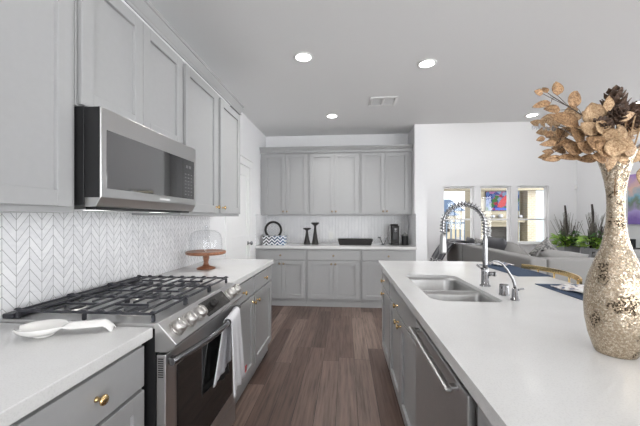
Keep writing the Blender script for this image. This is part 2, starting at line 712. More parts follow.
def holed_wall(name, axis, c0, c1, a0, a1, z1, holes):
    b = MB()

    def put(u0, u1, z0, zz):
        if u1 - u0 < 1e-4 or zz - z0 < 1e-4:
            return
        if axis == 'y':
            b.box(u0, u1, c0, c1, z0, zz)
        else:
            b.box(c0, c1, u0, u1, z0, zz)
    cur = a0
    for (h0, h1, hz0, hz1) in holes:
        put(cur, h0, 0, z1)
        put(h0, h1, 0, hz0)
        put(h0, h1, hz1, z1)
        cur = h1
    put(cur, a1, 0, z1)
    return struct(b.done(name, 'wall'))


LW = [(3.885, 4.665, 0.70, 2.165), (4.815, 5.575, 0.70, 2.165), (5.725, 6.485, 0.70, 2.165)]
holed_wall('wall_living_room', 'y', YL, YL + 0.16, 2.58, XR, ZL, LW)
FILL_RWIN = [(-1.9, 0.6, 0.08, 2.3), (1.4, 3.9, 0.08, 2.3)]  # openings added in the unseen right wall to bring in fill daylight
holed_wall('wall_right', 'x', XR, XR + 0.16, YF, YO, ZC, FILL_RWIN)
struct(MB().box(XR, XR + 0.16, YO, YL, 0, ZL).done('wall_right_living_room', 'wall'))
FILL_FWIN = [(0.8, 3.2, 0.1, 2.4), (3.8, 6.6, 0.1, 2.4)]  # openings added behind the camera, unseen, for frontal fill daylight
holed_wall('wall_front', 'y', YF - 0.16, YF, -0.15, XR + 0.15, ZC, FILL_FWIN)

wi = 0


def window(axis, c0, c1, u0, u1, z0, z1, rail):
    """frame with one pane; rail = height of the meeting rail, or None for a mullion"""
    global wi
    wi += 1
    f = 0.045
    cm = (c0 + c1) / 2
    b = MB()

    def bx(m, a0, a1, zz0, zz1, d):
        if axis == 'y':
            m.box(a0, a1, cm - d, cm + d, zz0, zz1)
        else:
            m.box(cm - d, cm + d, a0, a1, zz0, zz1)
    bx(b, u0, u0 + f, z0, z1, 0.04)
    bx(b, u1 - f, u1, z0, z1, 0.04)
    bx(b, u0 + f, u1 - f, z0, z0 + f, 0.04)
    bx(b, u0 + f, u1 - f, z1 - f, z1, 0.04)
    if rail:
        bx(b, u0 + f, u1 - f, rail - 0.02, rail + 0.02, 0.03)
    else:
        um = (u0 + u1) / 2
        bx(b, um - 0.03, um + 0.03, z0 + f, z1 - f, 0.03)
    o = struct(b.done('window_%d' % wi, 'trimw'))
    p = MB()
    bx(p, u0 + f, u1 - f, z0 + f, z1 - f, 0.003)
    p.done('pane', 'pane', o)
    return o


for (u0, u1, z0, z1) in LW:
    wo = window('y', YL + 0.05, YL + 0.15, u0, u1, z0, z1, 1.31)
    MB().box(u0 - 0.02, u1 + 0.02, YL - 0.03, YL - 0.001, z0 - 0.03, z0 - 0.001).done('sill', 'trimw', wo)
for (u0, u1, z0, z1) in FILL_RWIN:
    window('x', XR + 0.05, XR + 0.15, u0, u1, z0, z1, None)
for (u0, u1, z0, z1) in FILL_FWIN:
    window('y', YF - 0.15, YF - 0.05, u0, u1, z0, z1, None)

# tiled backsplashes
MB().box(0.0005, 0.009, -0.6, 3.03, 0.9145, 1.346).box(0.0005, 0.009, 1.117, 1.881, 1.346, 1.37).done('backsplash', 'tile_left', WL)
bw = bpy.data.objects['wall_back']
MB().box(0.001, 2.399, YB - 0.009, YB - 0.0005, 0.9145, 1.40).done('backsplash', 'tile_back', bw)
sp = MB().box(2.391, 2.3995, 4.63, YB - 0.01, 0.9145, 1.40).box(0.0005, 0.009, 4.63, YB - 0.01, 0.9145, 1.40)
sp.done('backsplash', 'tile_left', bw)

# pantry door in the left wall, between the counter and the alcove
D0, D1 = 3.52, 4.30
cs = MB()
cs.box(0.0005, 0.022, D0 - 0.09, D0, 0, 2.04, 0.004).box(0.0005, 0.022, D1, D1 + 0.09, 0, 2.04, 0.004)
cs.box(0.0005, 0.026, D0 - 0.105, D1 + 0.105, 2.04, 2.135, 0.004).box(0.0005, 0.036, D0 - 0.115, D1 + 0.115, 2.135, 2.16, 0.003)
struct(cs.done('trim_1', 'trimw'))
dr = MB()
dr.box(0.0005, 0.004, D0 + 0.003, D1 - 0.003, 0.01, 2.035)
for (a, b_) in ((D0 + 0.003, D0 + 0.12), (D1 - 0.12, D1 - 0.003)):
    dr.box(0.004, 0.014, a, b_, 0.01, 2.035, 0.003)
for (a, b_) in ((0.01, 0.22), (0.95, 1.10), (1.90, 2.035)):
    dr.box(0.004, 0.014, D0 + 0.12, D1 - 0.12, a, b_, 0.003)
door = struct(dr.done('door_1', 'trimw'))
kb = MB().lathe([(0.028, 0), (0.028, 0.006), (0.010, 0.010), (0.010, 0.034), (0.024, 0.042), (0.028, 0.054), (0.022, 0.066), (0.004, 0.070)], 20, (0.014, D1 - 0.075, 0.985), 'x')
kb.done('door_handle', 'chrome', door)

# ------------------------------------------------------------------ ceiling fixtures
CANG = 'recessed ceiling lights'


def can(x, y, label, z=ZC, k=1.0):
    t = thing('recessed_light', label, 'ceiling light', (x, y, z), 0, CANG)
    MB().lathe([(0.086, -0.0005), (0.086, -0.005), (0.078, -0.009), (0.064, -0.006), (0.064, -0.0005)], 32).done('trim_ring', 'white', t)
    MB().lathe([(0.063, -0.001), (0.063, -0.004)], 32).done('diffuser', 'led', t)
    l = bpy.data.lights.new('can_light', 'AREA')
    l.shape = 'DISK'
    l.size = 0.12
    l.spread = math.radians(128)
    l.energy = CAN_W * k
    l.color = (1.0, 0.985, 0.965)
    lo = bpy.data.objects.new('bulb', l)
    COL.objects.link(lo)
    lo.parent = t
    lo.location = (0, 0, -0.013)


can(1.003, 2.699, 'round recessed ceiling light nearest the wall cabinets above the range', k=2.2)
can(2.109, 2.904, 'round recessed ceiling light above the sink side of the island', k=1.0)
can(1.183, 4.278, 'round recessed ceiling light in front of the grey alcove cabinets', k=1.6)
can(3.90, 4.46, 'round recessed ceiling light peeping out above the gold leaves by the ceiling edge', k=0.35)
can(4.95, 4.11, 'round recessed ceiling light at the right picture edge beside the pine cones')
for x, y in ((1.0, 0.95), (2.1, 0.95), (1.0, -0.9), (2.1, -0.9), (4.4, 0.95), (4.4, 2.7), (5.8, 0.95), (5.8, 2.7)):  # extra downlights added out of view to even out the room light
    can(x, y, 'round recessed light added as unseen fill on the ceiling behind and beside the camera', k=0.05 if (x, y) == (2.1, 0.95) else 0.3 if x > 3 or y < 0 else 0.5)
for x, y in ((3.6, 5.9), (5.8, 5.9), (3.6, 7.3), (5.8, 7.3)):  # unseen downlights added to brighten the living room walls
    can(x, y, 'round recessed light added as unseen fill high in the living room ceiling', ZL, 3.6)

# added fill uplighters, unseen, bouncing light off the ceiling behind and beside the camera
def fill_uplighter(x, y, label):
    t = thing('fill_lamp', label, 'fill light', (x, y, 0), 0, 'added fill uplighters')
    MB().lathe([(0.14, 0.001), (0.14, 0.015), (0.03, 0.03)], 28).done('base', 'black', t)
    MB().cyl((0, 0, 0.025), (0, 0, 1.24), 0.012).done('pole', 'black', t)
    MB().lathe([(0.03, 1.22), (0.10, 1.26), (0.17, 1.34), (0.165, 1.345), (0.09, 1.27), (0.02, 1.235)], 32).done('lamp_shade', 'white', t)
    l = bpy.data.lights.new('uplight', 'AREA')
    l.shape = 'DISK'
    l.size = 0.26
    l.energy = FILL_LAMP_W
    l.color = (1.0, 0.99, 0.975)
    lo = bpy.data.objects.new('bulb', l)
    COL.objects.link(lo)
    lo.parent = t
    lo.location = (0, 0, 1.33)
    lo.rotation_euler = (PI, 0, 0)


fill_uplighter(1.15, -1.3, 'slim black uplighter lamp added as unseen fill behind the camera')
fill_uplighter(3.4, -1.9, 'slim black uplighter lamp added as unseen fill in the dining area behind the island')
fill_uplighter(5.9, 0.2, 'slim black uplighter lamp added as unseen fill by the dining area windows')

vt = thing('ceiling_vent', 'white rectangular ceiling air vent with two dark grille sections', 'vent', (1.816, 3.785, ZC))
MB().box(-0.14, 0.14, -0.11, 0.11, -0.0015, -0.0005).done('backing', 'darkhole', vt)
fr = MB()
for a in ((-0.16, 0.16, -0.135, -0.105), (-0.16, 0.16, 0.105, 0.135), (-0.16, -0.13, -0.105, 0.105), (0.13, 0.16, -0.105, 0.105), (-0.012, 0.012, -0.105, 0.105)):
    fr.box(*a, -0.010, -0.0005, 0.002)
fr.done('frame', 'white', vt)
for s_ in (-1, 1):
    sl = MB()
    for i in range(9):
        y = -0.096 + i * 0.024
        sl.prism([(y - 0.006, -0.002), (y + 0.007, -0.009), (y + 0.009, -0.008), (y - 0.004, -0.001)], 'x', 0.012 if s_ > 0 else -0.13, 0.13 if s_ > 0 else -0.012)
    sl.done('louver', 'legend', vt)

# ------------------------------------------------------------------ cabinets
_knob = {}


def knob(parent, x, y, z, mat='brass'):
    if mat not in _knob:
        b = MB().lathe([(0.0085, 0), (0.0075, 0.004), (0.0055, 0.007), (0.0055, 0.016), (0.011, 0.019), (0.0155, 0.023), (0.016, 0.027), (0.013, 0.031), (0.003, 0.033)], 18, (0, 0, 0), 'y')
        me_o = b.done('knob', mat, parent)
        # point the knob out of the front (local -y)
        me_o.data.transform(Matrix.Rotation(PI, 4, 'Z'))
        _knob[mat] = me_o.data
        me_o.location = (x, y, z)
        return me_o
    return link('knob', _knob[mat], parent, (x, y, z))


def shaker(name, x0, x1, z0, z1, parent, rail=0.058, slab=False):
    b = MB()
    if slab:
        b.box(x0, x1, -0.020, -0.001, z0, z1, 0.002)
    else:
        b.box(x0, x0 + rail, -0.020, -0.001, z0, z1, 0.0012, 1)
        b.box(x1 - rail, x1, -0.020, -0.001, z0, z1, 0.0012, 1)
        b.box(x0 + rail, x1 - rail, -0.020, -0.001, z0, z0 + rail, 0.0012, 1)
        b.box(x0 + rail, x1 - rail, -0.020, -0.001, z1 - rail, z1, 0.0012, 1)
        b.box(x0 + rail - 0.004, x1 - rail + 0.004, -0.0055, -0.002, z0 + rail - 0.004, z1 - rail + 0.004)
    return b.done(name, 'cab', parent)


def cabinet(name, label, loc, rz, w, d, z0, z1, fronts, toe=False, group=None, mat='brass', open_top=False):
    t = thing(name, label, 'cabinet', loc, rz, group)
    b = MB()
    if open_top:                                     # a carcass the sink bowls hang into
        b.box(0, w, 0, 0.02, z0, z1).box(0, 0.018, 0.02, d, z0, z1).box(w - 0.018, w, 0.02, d, z0, z1)
        b.box(0.018, w - 0.018, 0.02, d, z0, z0 + 0.018).box(0.018, w - 0.018, d - 0.018, d, z0 + 0.018, z1)
    else:
        b.box(0, w, 0, d, z0, z1, 0.0008, 1)
    b.done('carcass', 'cab', t)
    if toe:
        MB().box(0, w, 0.022, 0.042, 0.001, z0 - 0.0005).done('toe_kick', 'cab', t)
    for (kind, x0, x1, a, c, kp) in fronts:
        o = shaker(kind, x0, x1, a, c, t, slab=(kind == 'drawer'))
        if kp:
            knob(o, kp[0], -0.020, kp[1], mat)
    return t


RL = PI / 2      # faces +X, local x runs along +Y
ZU, ZD0, ZD1 = 1.346, 1.368, 2.330
UG = 'wall cabinets along the range wall'
cabinet('wall_cabinet', 'grey wall cabinet left of the microwave over the white spoon rest', (0.33, 0.36, 0), RL, 0.755, 0.329, ZU, 2.336,
        [('door', 0.015, 0.372, ZD0, ZD1 - 0.01, (0.345, 1.42)), ('door', 0.378, 0.724, ZD0, ZD1 - 0.01, (0.405, 1.42))], group=UG)
cabinet('wall_cabinet', 'short grey two-door wall cabinet directly above the steel microwave', (0.33, 1.117, 0), RL, 0.764, 0.329, 1.762, 2.336,
        [('door', 0.010, 0.376, 1.768, ZD1 - 0.01, None), ('door', 0.380, 0.756, 1.768, ZD1 - 0.01, None)], group=UG)
cabinet('wall_cabinet', 'tall grey one-door wall cabinet just right of the microwave', (0.33, 1.883, 0), RL, 0.562, 0.329, ZU, 2.336,
        [('door', 0.034, 0.526, ZD0, ZD1 - 0.01, (0.500, 1.415))], group=UG)
cabinet('wall_cabinet', 'last grey wall cabinet of the range wall, nearest the pantry door', (0.33, 2.447, 0), RL, 0.515, 0.329, ZU, 2.336,
        [('door', 0.034, 0.500, ZD0, ZD1 - 0.01, (0.060, 1.415))], group=UG)


def crown(pts, prof, name):
    """moulding profile swept over a list of (x, y) points with outward normals"""
    b = MB()
    rings = []
    for (p, nrm) in pts:
        rings.append([b.bm.verts.new((p[0] + nrm[0] * a, p[1] + nrm[1] * a, z)) for a, z in prof])
    b.skin(rings, False, True, False)
    return struct(b.done(name, 'cab'))


SLIM = [(0.0, 2.3365), (0.006, 2.3365), (0.008, 2.347), (0.003, 2.350), (0.003, 2.355), (0.008, 2.362), (0.018, 2.384), (0.023, 2.402), (0.020, 2.406), (0.020, 2.411), (0.027, 2.415), (0.027, 2.430), (0.0, 2.430)]
TALL = [(0.000, 2.371), (0.012, 2.371), (0.014, 2.383), (0.008, 2.386), (0.012, 2.400), (0.030, 2.420), (0.042, 2.436), (0.038, 2.440), (0.046, 2.446), (0.046, 2.462), (0.000, 2.462)]
crown([((0.345, 0.30), (1, 0)), ((0.345, 2.965), (1, 1)), ((0.002, 2.965), (0, 1))], SLIM, 'trim_2')
crown([((0.001, 4.905), (0, -1)), ((2.398, 4.905), (0, -1))], TALL, 'trim_3')

BF = 0.612
FZ = 0.874
LG = 'base cabinets along the range wall'


def dz(w, l=0.012, r=0.012):
    return l, w - r


cabinet('base_cabinet', 'grey base cabinet with a drawer left of the range, under the spoon rest counter', (BF, 0.63, 0), RL, 0.472, BF - 0.002, 0.10, FZ,
        [('drawer', 0.014, 0.458, 0.708, 0.855, (0.236, 0.785)), ('door', 0.014, 0.458, 0.118, 0.694, (0.05, 0.64))], True, LG)
cabinet('base_cabinet', 'grey base cabinet beside the camera, mostly below the picture edge', (BF, -0.28, 0), RL, 0.908, BF - 0.002, 0.10, FZ,
        [('drawer', 0.014, 0.894, 0.708, 0.855, (0.454, 0.785)), ('door', 0.014, 0.451, 0.118, 0.694, (0.42, 0.64)), ('door', 0.457, 0.894, 0.118, 0.694, (0.49, 0.64))], True, LG)
cabinet('base_cabinet', 'grey base cabinet with one drawer and door immediately right of the range', (BF, 1.886, 0), RL, 0.594, BF - 0.002, 0.10, FZ,
        [('drawer', 0.03, 0.582, 0.722, 0.855, (0.306, 0.787)), ('door', 0.03, 0.582, 0.118, 0.708, (0.545, 0.655))], True, LG)
cabinet('base_cabinet', 'grey base cabinet ending the range wall, under the far counter corner', (BF, 2.481, 0), RL, 0.590, BF - 0.002, 0.10, FZ,
        [('drawer', 0.016, 0.574, 0.722, 0.855, (0.300, 0.787)), ('door', 0.016, 0.574, 0.118, 0.708, (0.060, 0.650))], True, LG)

# alcove
XS = (0.004, 0.783, 1.594, 2.396)
names = ('left', 'middle', 'right')
posu = ('over the black ring and patterned box', 'over the black candlesticks', 'over the coffee machine')
for i in range(3):
    x0, x1 = XS[i] + 0.0008, XS[i + 1] - 0.0008
    w_ = x1 - x0
    l_ = 0.055 if i == 0 else 0.022
    r_ = 0.055 if i == 2 else 0.022
    mid = (l_ + w_ - r_) / 2
    cabinet('wall_cabinet', 'grey two-door wall cabinet in the alcove %s' % posu[i], (x0, 4.92, 0), 0, w_, YB - 4.922, 1.385, 2.37,
            [('door', l_, mid - 0.0015, 1.405, 2.355, (mid - 0.03, 1.44)), ('door', mid + 0.0015, w_ - r_, 1.405, 2.355, (mid + 0.03, 1.44))], group='wall cabinets in the alcove', mat='bronze')
    cabinet('base_cabinet', 'grey alcove base cabinet with drawer and two doors, %s of the three' % ('nearest the pantry door' if i == 0 else 'the central one' if i == 1 else 'nearest the partition wall'),
            (x0, 4.648, 0), 0, w_, YB - 4.65, 0.10, FZ,
            [('drawer', l_, w_ - r_, 0.710, 0.845, (w_ / 2, 0.775)), ('door', l_, mid - 0.0015, 0.128, 0.694, (mid - 0.03, 0.650)), ('door', mid + 0.0015, w_ - r_, 0.128, 0.694, (mid + 0.03, 0.650))],
            True, 'base cabinets in the alcove', 'bronze')

# worktops
def slab(name, label, x0, x1, y0, y1):
    return tag(MB().box(x0, x1, y0, y1, 0.8745, 0.914, 0.003).done(name, 'quartz'), label, 'worktop')


slab('worktop', 'white quartz worktop left of the range under the spoon rest', 0.001, 0.648, -0.3, 1.1155)
slab('worktop', 'white quartz worktop right of the range with the cake stand', 0.001, 0.648, 1.8825, 3.085)
slab('worktop', 'white quartz worktop of the alcove holding the black decorations', 0.001, 2.399, 4.612, YB - 0.0005)

# ------------------------------------------------------------------ island
IX, IY0, IY1, IX1 = 1.688, -0.35, 3.086, 2.80
FX = 1.735       # face of the island cabinets
RI = -PI / 2     # faces -X, local x runs along -Y
IG = 'base cabinets of the island'
cabinet('base_cabinet', 'narrow grey island cabinet with drawer and door at the far end', (FX, 3.03, 0), RI, 0.535, 0.60, 0.10, FZ,
        [('drawer', 0.03, 0.523, 0.708, 0.838, (0.20, 0.765)), ('door', 0.03, 0.523, 0.118, 0.694, (0.20, 0.650))], True, IG)
cabinet('base_cabinet', 'grey island sink cabinet with gold knobs beneath the sink', (FX, 2.494, 0), RI, 0.954, 0.60, 0.10, FZ,
        [('drawer', 0.016, 0.938, 0.708, 0.838, (0.395, 0.745)), ('door', 0.016, 0.474, 0.118, 0.694, (0.43, 0.650)), ('door', 0.480, 0.938, 0.118, 0.694, (0.52, 0.650))], True, IG, open_top=True)
cabinet('base_cabinet', 'grey island cabinet nearest the camera past the dishwasher', (FX, 0.862, 0), RI, 0.9, 0.60, 0.10, FZ,
        [('drawer', 0.016, 0.884, 0.708, 0.838, (0.45, 0.765)), ('door', 0.016, 0.447, 0.118, 0.694, (0.42, 0.65)), ('door', 0.453, 0.884, 0.118, 0.694, (0.48, 0.65))], True, IG)
tag(MB().box(FX + 0.604, FX + 0.624, -0.04, 3.03, 0.001, FZ).done('island_back_panel', 'cab'), 'grey panel closing the seating side of the island', 'panel')

# dishwasher
dw = thing('dishwasher', 'stainless steel dishwasher built into the island beside the sink', 'dishwasher', (FX, 1.535, 0), RI)
DWW = 0.664
MB().box(0.012, DWW - 0.012, 0.001, 0.56, 0.105, 0.868).done('tub', 'black', dw)
MB().box(0.006, DWW - 0.022, -0.028, 0.0005, 0.115, 0.832, 0.004).done('door', 'satinsteel', dw)
MB().box(0.006, DWW - 0.022, -0.020, 0.0005, 0.835, 0.866, 0.003).done('control_strip', 'display', dw)
h = MB().box(0.05, DWW - 0.075, -0.072, -0.050, 0.806, 0.822, 0.006)
h.box(0.062, 0.09, -0.055, -0.0275, 0.808, 0.820, 0.004).box(DWW - 0.115, DWW - 0.087, -0.055, -0.0275, 0.808, 0.820, 0.004)
h.done('handle', 'steel', dw)
MB().box(0.012, DWW - 0.012, 0.06, 0.08, 0.001, 0.104).done('toe_kick', 'black', dw)
MB().box(DWW - 0.020, DWW - 0.002, -0.006, 0.0005, 0.105, 0.868).done('gap_strip', 'black', dw)  # black strip stands in for the shaded gap to the next cabinet

# island worktop with a rounded cut-out
SX0, SX1, SY0, SY1 = 1.803, 2.152, 1.588, 2.328


def rrect(x0, x1, y0, y1, rr, n=7):
    """rr: radii for corners (x1,y1),(x0,y1),(x0,y0),(x1,y0)"""
    out = []
    for (cx, cy, sx, sy, a0, r) in ((x1, y1, -1, -1, 0, rr[0]), (x0, y1, 1, -1, 90, rr[1]), (x0, y0, 1, 1, 180, rr[2]), (x1, y0, -1, 1, 270, rr[3])):
        for i in range(n + 1):
            a = math.radians(a0 + 90 * i / n)
            out.append((cx + sx * r + r * math.cos(a), cy + sy * r + r * math.sin(a)))
    return out


def holed_slab(outer, hole, z0, z1, name, mat):
    bm = bmesh.new()

    def loop(pts, z):
        vs = [bm.verts.new((x, y, z)) for x, y in pts]
        return vs, [bm.edges.new((vs[i], vs[(i + 1) % len(vs)])) for i in range(len(vs))]
    o, oe = loop(outer, z1)
    hh, he = loop(hole, z1)
    r = bmesh.ops.triangle_fill(bm, use_beauty=True, use_dissolve=False, edges=oe + he)
    fs = [g for g in r['geom'] if isinstance(g, bmesh.types.BMFace)]
    ext = bmesh.ops.extrude_face_region(bm, geom=fs)
    for v in ext['geom']:
        if isinstance(v, bmesh.types.BMVert):
            v.co.z = z0
    b = MB()
    b.bm.free()
    b.bm = bm
    return b.done(name, mat)


HOLE = rrect(SX0, SX1, SY0, SY1, (0.075, 0.04, 0.09, 0.05))
iw = holed_slab([(IX, IY0), (IX1, IY0), (IX1, IY1), (IX, IY1)], HOLE, 0.8945, 0.914, 'worktop', 'quartz')
bm_ = MB()
bm_.bm.from_mesh(iw.data)
bm_.box(IX, IX + 0.030, IY0, IY1, 0.8745, 0.8946).box(IX1 - 0.03, IX1, IY0, IY1, 0.8745, 0.8946)
bm_.box(IX + 0.03, IX1 - 0.03, IY1 - 0.03, IY1, 0.8745, 0.8946).box(IX + 0.03, IX1 - 0.03, IY0, IY0 + 0.03, 0.8745, 0.8946)
bm_.bm.to_mesh(iw.data)
bm_.bm.free()
tag(iw, 'white quartz island worktop with an undermount sink and the tall vase', 'worktop')

sk = thing('kitchen_sink', 'double bowl stainless steel sink set under the island worktop', 'sink', (0, 0, 0.66))


def bowl(x0, x1, y0, y1, rr, depth):
    b = MB()
    top = 0.8938 - 0.66
    rings = []
    for (ins, z) in ((-0.012, top), (0.0, top), (0.006, top - 0.02), (0.014, top - depth + 0.03), (0.035, top - depth + 0.006), (0.07, top - depth)):
        pts = rrect(x0 + ins, x1 - ins, y0 + ins, y1 - ins, [max(0.02, r - ins * 0.5) for r in rr])
        rings.append([b.bm.verts.new((x, y, z)) for x, y in pts])
    b.skin(rings, False, False, True)
    f = b.bm.faces.new(rings[-1])
    o = b.done('bowl', 'sinksteel', sk)
    solid(o, 0.0015, -1 if False else 0)
    cx, cy = (x0 + x1) / 2, (y0 + y1) / 2
    MB().lathe([(0.045, top - depth + 0.002), (0.042, top - depth + 0.005), (0.030, top - depth + 0.003), (0.004, top - depth + 0.0025)], 24, (cx, cy, 0)).done('drain', 'chrome', o)


bowl(SX0 + 0.004, SX1 - 0.004, 1.905, SY1 - 0.004, (0.075, 0.04, 0.03, 0.03), 0.19)
bowl(SX0 + 0.004, SX1 - 0.004, SY0 + 0.004, 1.875, (0.03, 0.03, 0.09, 0.05), 0.19)
MB().box(SX0 - 0.006, SX1 + 0.006, 1.876, 1.904, 0.222, 0.238, 0.004).done('divider', 'sinksteel', sk)

# spring faucet
ft = thing('spring_faucet', 'tall chrome spring pull-down faucet behind the island sink', 'faucet', (2.215, 1.966, 0.914))
MB().lathe([(0.030, 0), (0.030, 0.006), (0.022, 0.010), (0.021, 0.10), (0.017, 0.112), (0.014, 0.115)], 24).done('body', 'chrome', ft)
hb = MB().cyl((0.015, 0, 0.075), (0.050, -0.012, 0.075), 0.014).cyl((0.050, -0.012, 0.075), (0.058, -0.015, 0.075), 0.018, 0.012)
hb.tube([(-0.018, 0, 0.105), (-0.030, -0.002, 0.112), (-0.048, -0.006, 0.128)], [0.006, 0.005, 0.006])
hb.done('lever', 'chrome', ft)
path = [(0, 0, 0.11 + 0.26 * i / 12) for i in range(13)]
R_ = 0.124
for i in range(1, 25):
    a = PI * i / 24
    path.append((-R_ + R_ * math.cos(a), 0, 0.37 + 1.05 * R_ * math.sin(a)))
for i in range(1, 4):
    path.append((-2 * R_, 0, 0.37 - 0.018 * i))
MB().tube(path, [0.0145] * 9 + [0.0085] * (len(path) - 9), 14).done('hose', 'chrome', ft)
# coil along the arch
pv = [Vector(p) for p in path]
ln = [0]
for i in range(1, len(pv)):
    ln.append(ln[-1] + (pv[i] - pv[i - 1]).length)


def along(s):
    for i in range(1, len(pv)):
        if ln[i] >= s:
            k = (s - ln[i - 1]) / (ln[i] - ln[i - 1])
            return pv[i - 1].lerp(pv[i], k), (pv[i] - pv[i - 1]).normalized()
    return pv[-1], (pv[-1] - pv[-2]).normalized()


co = []
turns = 27
L0, L1 = 0.20, ln[-1]
nn_ = turns * 10
for i in range(nn_ + 1):
    s_ = L0 + (L1 - L0) * i / nn_
    p, t_ = along(s_)
    side = Vector((0, 1, 0))
    up = side.cross(t_)
    a = 2 * PI * turns * i / nn_
    co.append(p + side * (0.0165 * math.cos(a)) + up * (0.0165 * math.sin(a)))
MB().tube(co, 0.0034, 6).done('spring', 'chrome', ft)
MB().lathe([(0.010, 0.320), (0.014, 0.314), (0.017, 0.300), (0.0215, 0.225), (0.021, 0.205), (0.021, 0.196), (0.012, 0.194)], 20, (-2 * R_, 0, 0)).done('spray_head', 'sinksteel', ft)
MB().tube([(0.0, 0, 0.255), (-0.08, 0, 0.255), (-2 * R_ + 0.02, 0, 0.262)], 0.005, 8).done('holder_arm', 'chrome', ft)

ag = MB().lathe([(0.026, 0), (0.026, 0.004), (0.023, 0.006), (0.023, 0.052), (0.020, 0.058), (0.004, 0.060)], 24)
tag(ag.done('air_gap', 'chrome', loc=(2.217, 1.742, 0.914)), 'short chrome cylinder cap on the counter between the two taps', 'air gap cap')
ff = thing('filter_faucet', 'small chrome gooseneck water tap nearest the vase', 'faucet', (2.219, 1.639, 0.914))
MB().lathe([(0.021, 0), (0.021, 0.004), (0.015, 0.007), (0.014, 0.055), (0.009, 0.060)], 20).done('body', 'chrome', ff)
MB().tube([(0, 0, 0.058), (-0.001, 0, 0.075), (-0.010, 0, 0.105), (-0.040, 0, 0.155), (-0.060, 0, 0.182), (-0.082, 0, 0.195), (-0.105, 0, 0.196), (-0.122, 0, 0.186), (-0.126, 0, 0.176)], 0.0062, 10).done('spout', 'chrome', ff)
MB().tube([(0.010, 0, 0.050), (0.026, -0.004, 0.056), (0.040, -0.006, 0.057)], [0.006, 0.0045, 0.005], 8).done('lever', 'chrome', ff)

# ------------------------------------------------------------------ microwave
mw = thing('microwave', 'stainless over-the-range microwave with black glass door under the short cabinet', 'microwave', (0.001, 1.121, 1.36))
MW = 0.756
MB().box(0, 0.362, 0, MW, 0.014, 0.398, 0.002).done('body', 'black', mw)
d = MB()
d.prism([(0.364, 0.010), (0.412, 0.010), (0.433, 0.046), (0.433, 0.396), (0.364, 0.396)], 'y', 0.0, MW, bev=0.003)
# black sides of the door
do = d.done('door', 'steel', mw)
MB().box(0.364, 0.428, -0.0012, -0.0002, 0.045, 0.394).done('side_panel', 'black', do)
MB().box(0.4332, 0.4345, 0.028, MW - 0.024, 0.082, 0.312, 0.0005, 1).done('glass', 'blackglass', do)
MB().box(0.4347, 0.4350, MW - 0.155, MW - 0.153, 0.085, 0.309).done('glass_divider', 'display', do)
cl = MB()
for i, y in enumerate((-0.030, -0.016, 0.004, 0.018)):
    cl.box(0.4347, 0.4351, MW - 0.09 + y, MW - 0.09 + y + 0.009, 0.262, 0.278)
cl.done('clock_display', 'faint', do)
kp = MB()
for r_ in range(7):
    for c_ in range(3):
        y = MW - 0.125 + c_ * 0.034
        z = 0.105 + r_ * 0.020
        kp.box(0.4347, 0.4351, y - 0.008, y + 0.008, z - 0.0025, z + 0.0025)
kp.done('keypad', 'faint', do)
MB().box(0.4332, 0.4336, MW * 0.56 - 0.045, MW * 0.56 + 0.045, 0.058, 0.068).done('badge', 'white', do)
for y in (0.15, 0.60):
    MB().box(0.25, 0.33, y - 0.03, y + 0.03, -0.0015, -0.0002).done('task_light_lens', 'led_soft', mw)
    tl_ = bpy.data.lights.new('task_light', 'AREA')
    tl_.shape = 'RECTANGLE'
    tl_.size = 0.08
    tl_.size_y = 0.06
    tl_.energy = 0.2
    tlo = bpy.data.objects.new('task_bulb', tl_)
    COL.objects.link(tlo)
    tlo.parent = mw
    tlo.location = (0.24, y, -0.004)
vb = MB().box(0.03, 0.350, 0.03, 0.33, 0.0, 0.013).box(0.03, 0.350, 0.42, 0.72, 0.0, 0.013)
vb.done('grease_filter', 'steel', mw)
MB().box(0.352, 0.40, 0.02, MW - 0.02, -0.002, 0.009).done('vent_grille', 'black', mw)

# ------------------------------------------------------------------ gas range
rg = thing('gas_range', 'stainless slide-in gas range with black iron grates and front knobs', 'range', (0, 1.119, 0))
RW = 0.762
MB().box(0.012, 0.655, 0.002, RW - 0.002, 0.05, 0.905).done('body', 'black', rg)
ct = MB()
ct.box(0.012, 0.652, 0.001, RW - 0.001, 0.905, 0.926, 0.003)
ct.done('cooktop', 'steel', rg)
MB().box(0.014, 0.060, 0.004, RW - 0.004, 0.9265, 0.946, 0.004).done('rear_vent_rail', 'iron', rg)
pn = MB().prism([(0.652, 0.928), (0.664, 0.928), (0.738, 0.850), (0.728, 0.834), (0.700, 0.818), (0.652, 0.818)], 'y', 0.0, RW, bev=0.002)
po = pn.done('control_panel', 'steel', rg)
nd = Vector((0.078, 0, 0.074)).normalized()
tl = Vector((0.074, 0, -0.078)).normalized()
pc = Vector((0.702, 0, 0.888))


def panel_pt(y, s=0.0, o=0.0):
    return pc + Vector((0, y, 0)) + tl * s + nd * o


# dark display window on the sloped face
q = MB()
vs = []
for (y, s_) in ((0.300, -0.040), (0.575, -0.040), (0.575, 0.038), (0.300, 0.038)):
    vs.append((panel_pt(y, s_, 0.0002), panel_pt(y, s_, 0.0018)))
b0 = [q.bm.verts.new(a[0]) for a in vs]
b1 = [q.bm.verts.new(a[1]) for a in vs]
q.bm.faces.new(b0)
q.bm.faces.new(b1)
for i in range(4):
    q.bm.faces.new((b0[i], b0[(i + 1) % 4], b1[(i + 1) % 4], b1[i]))
q.done('display', 'display', po)


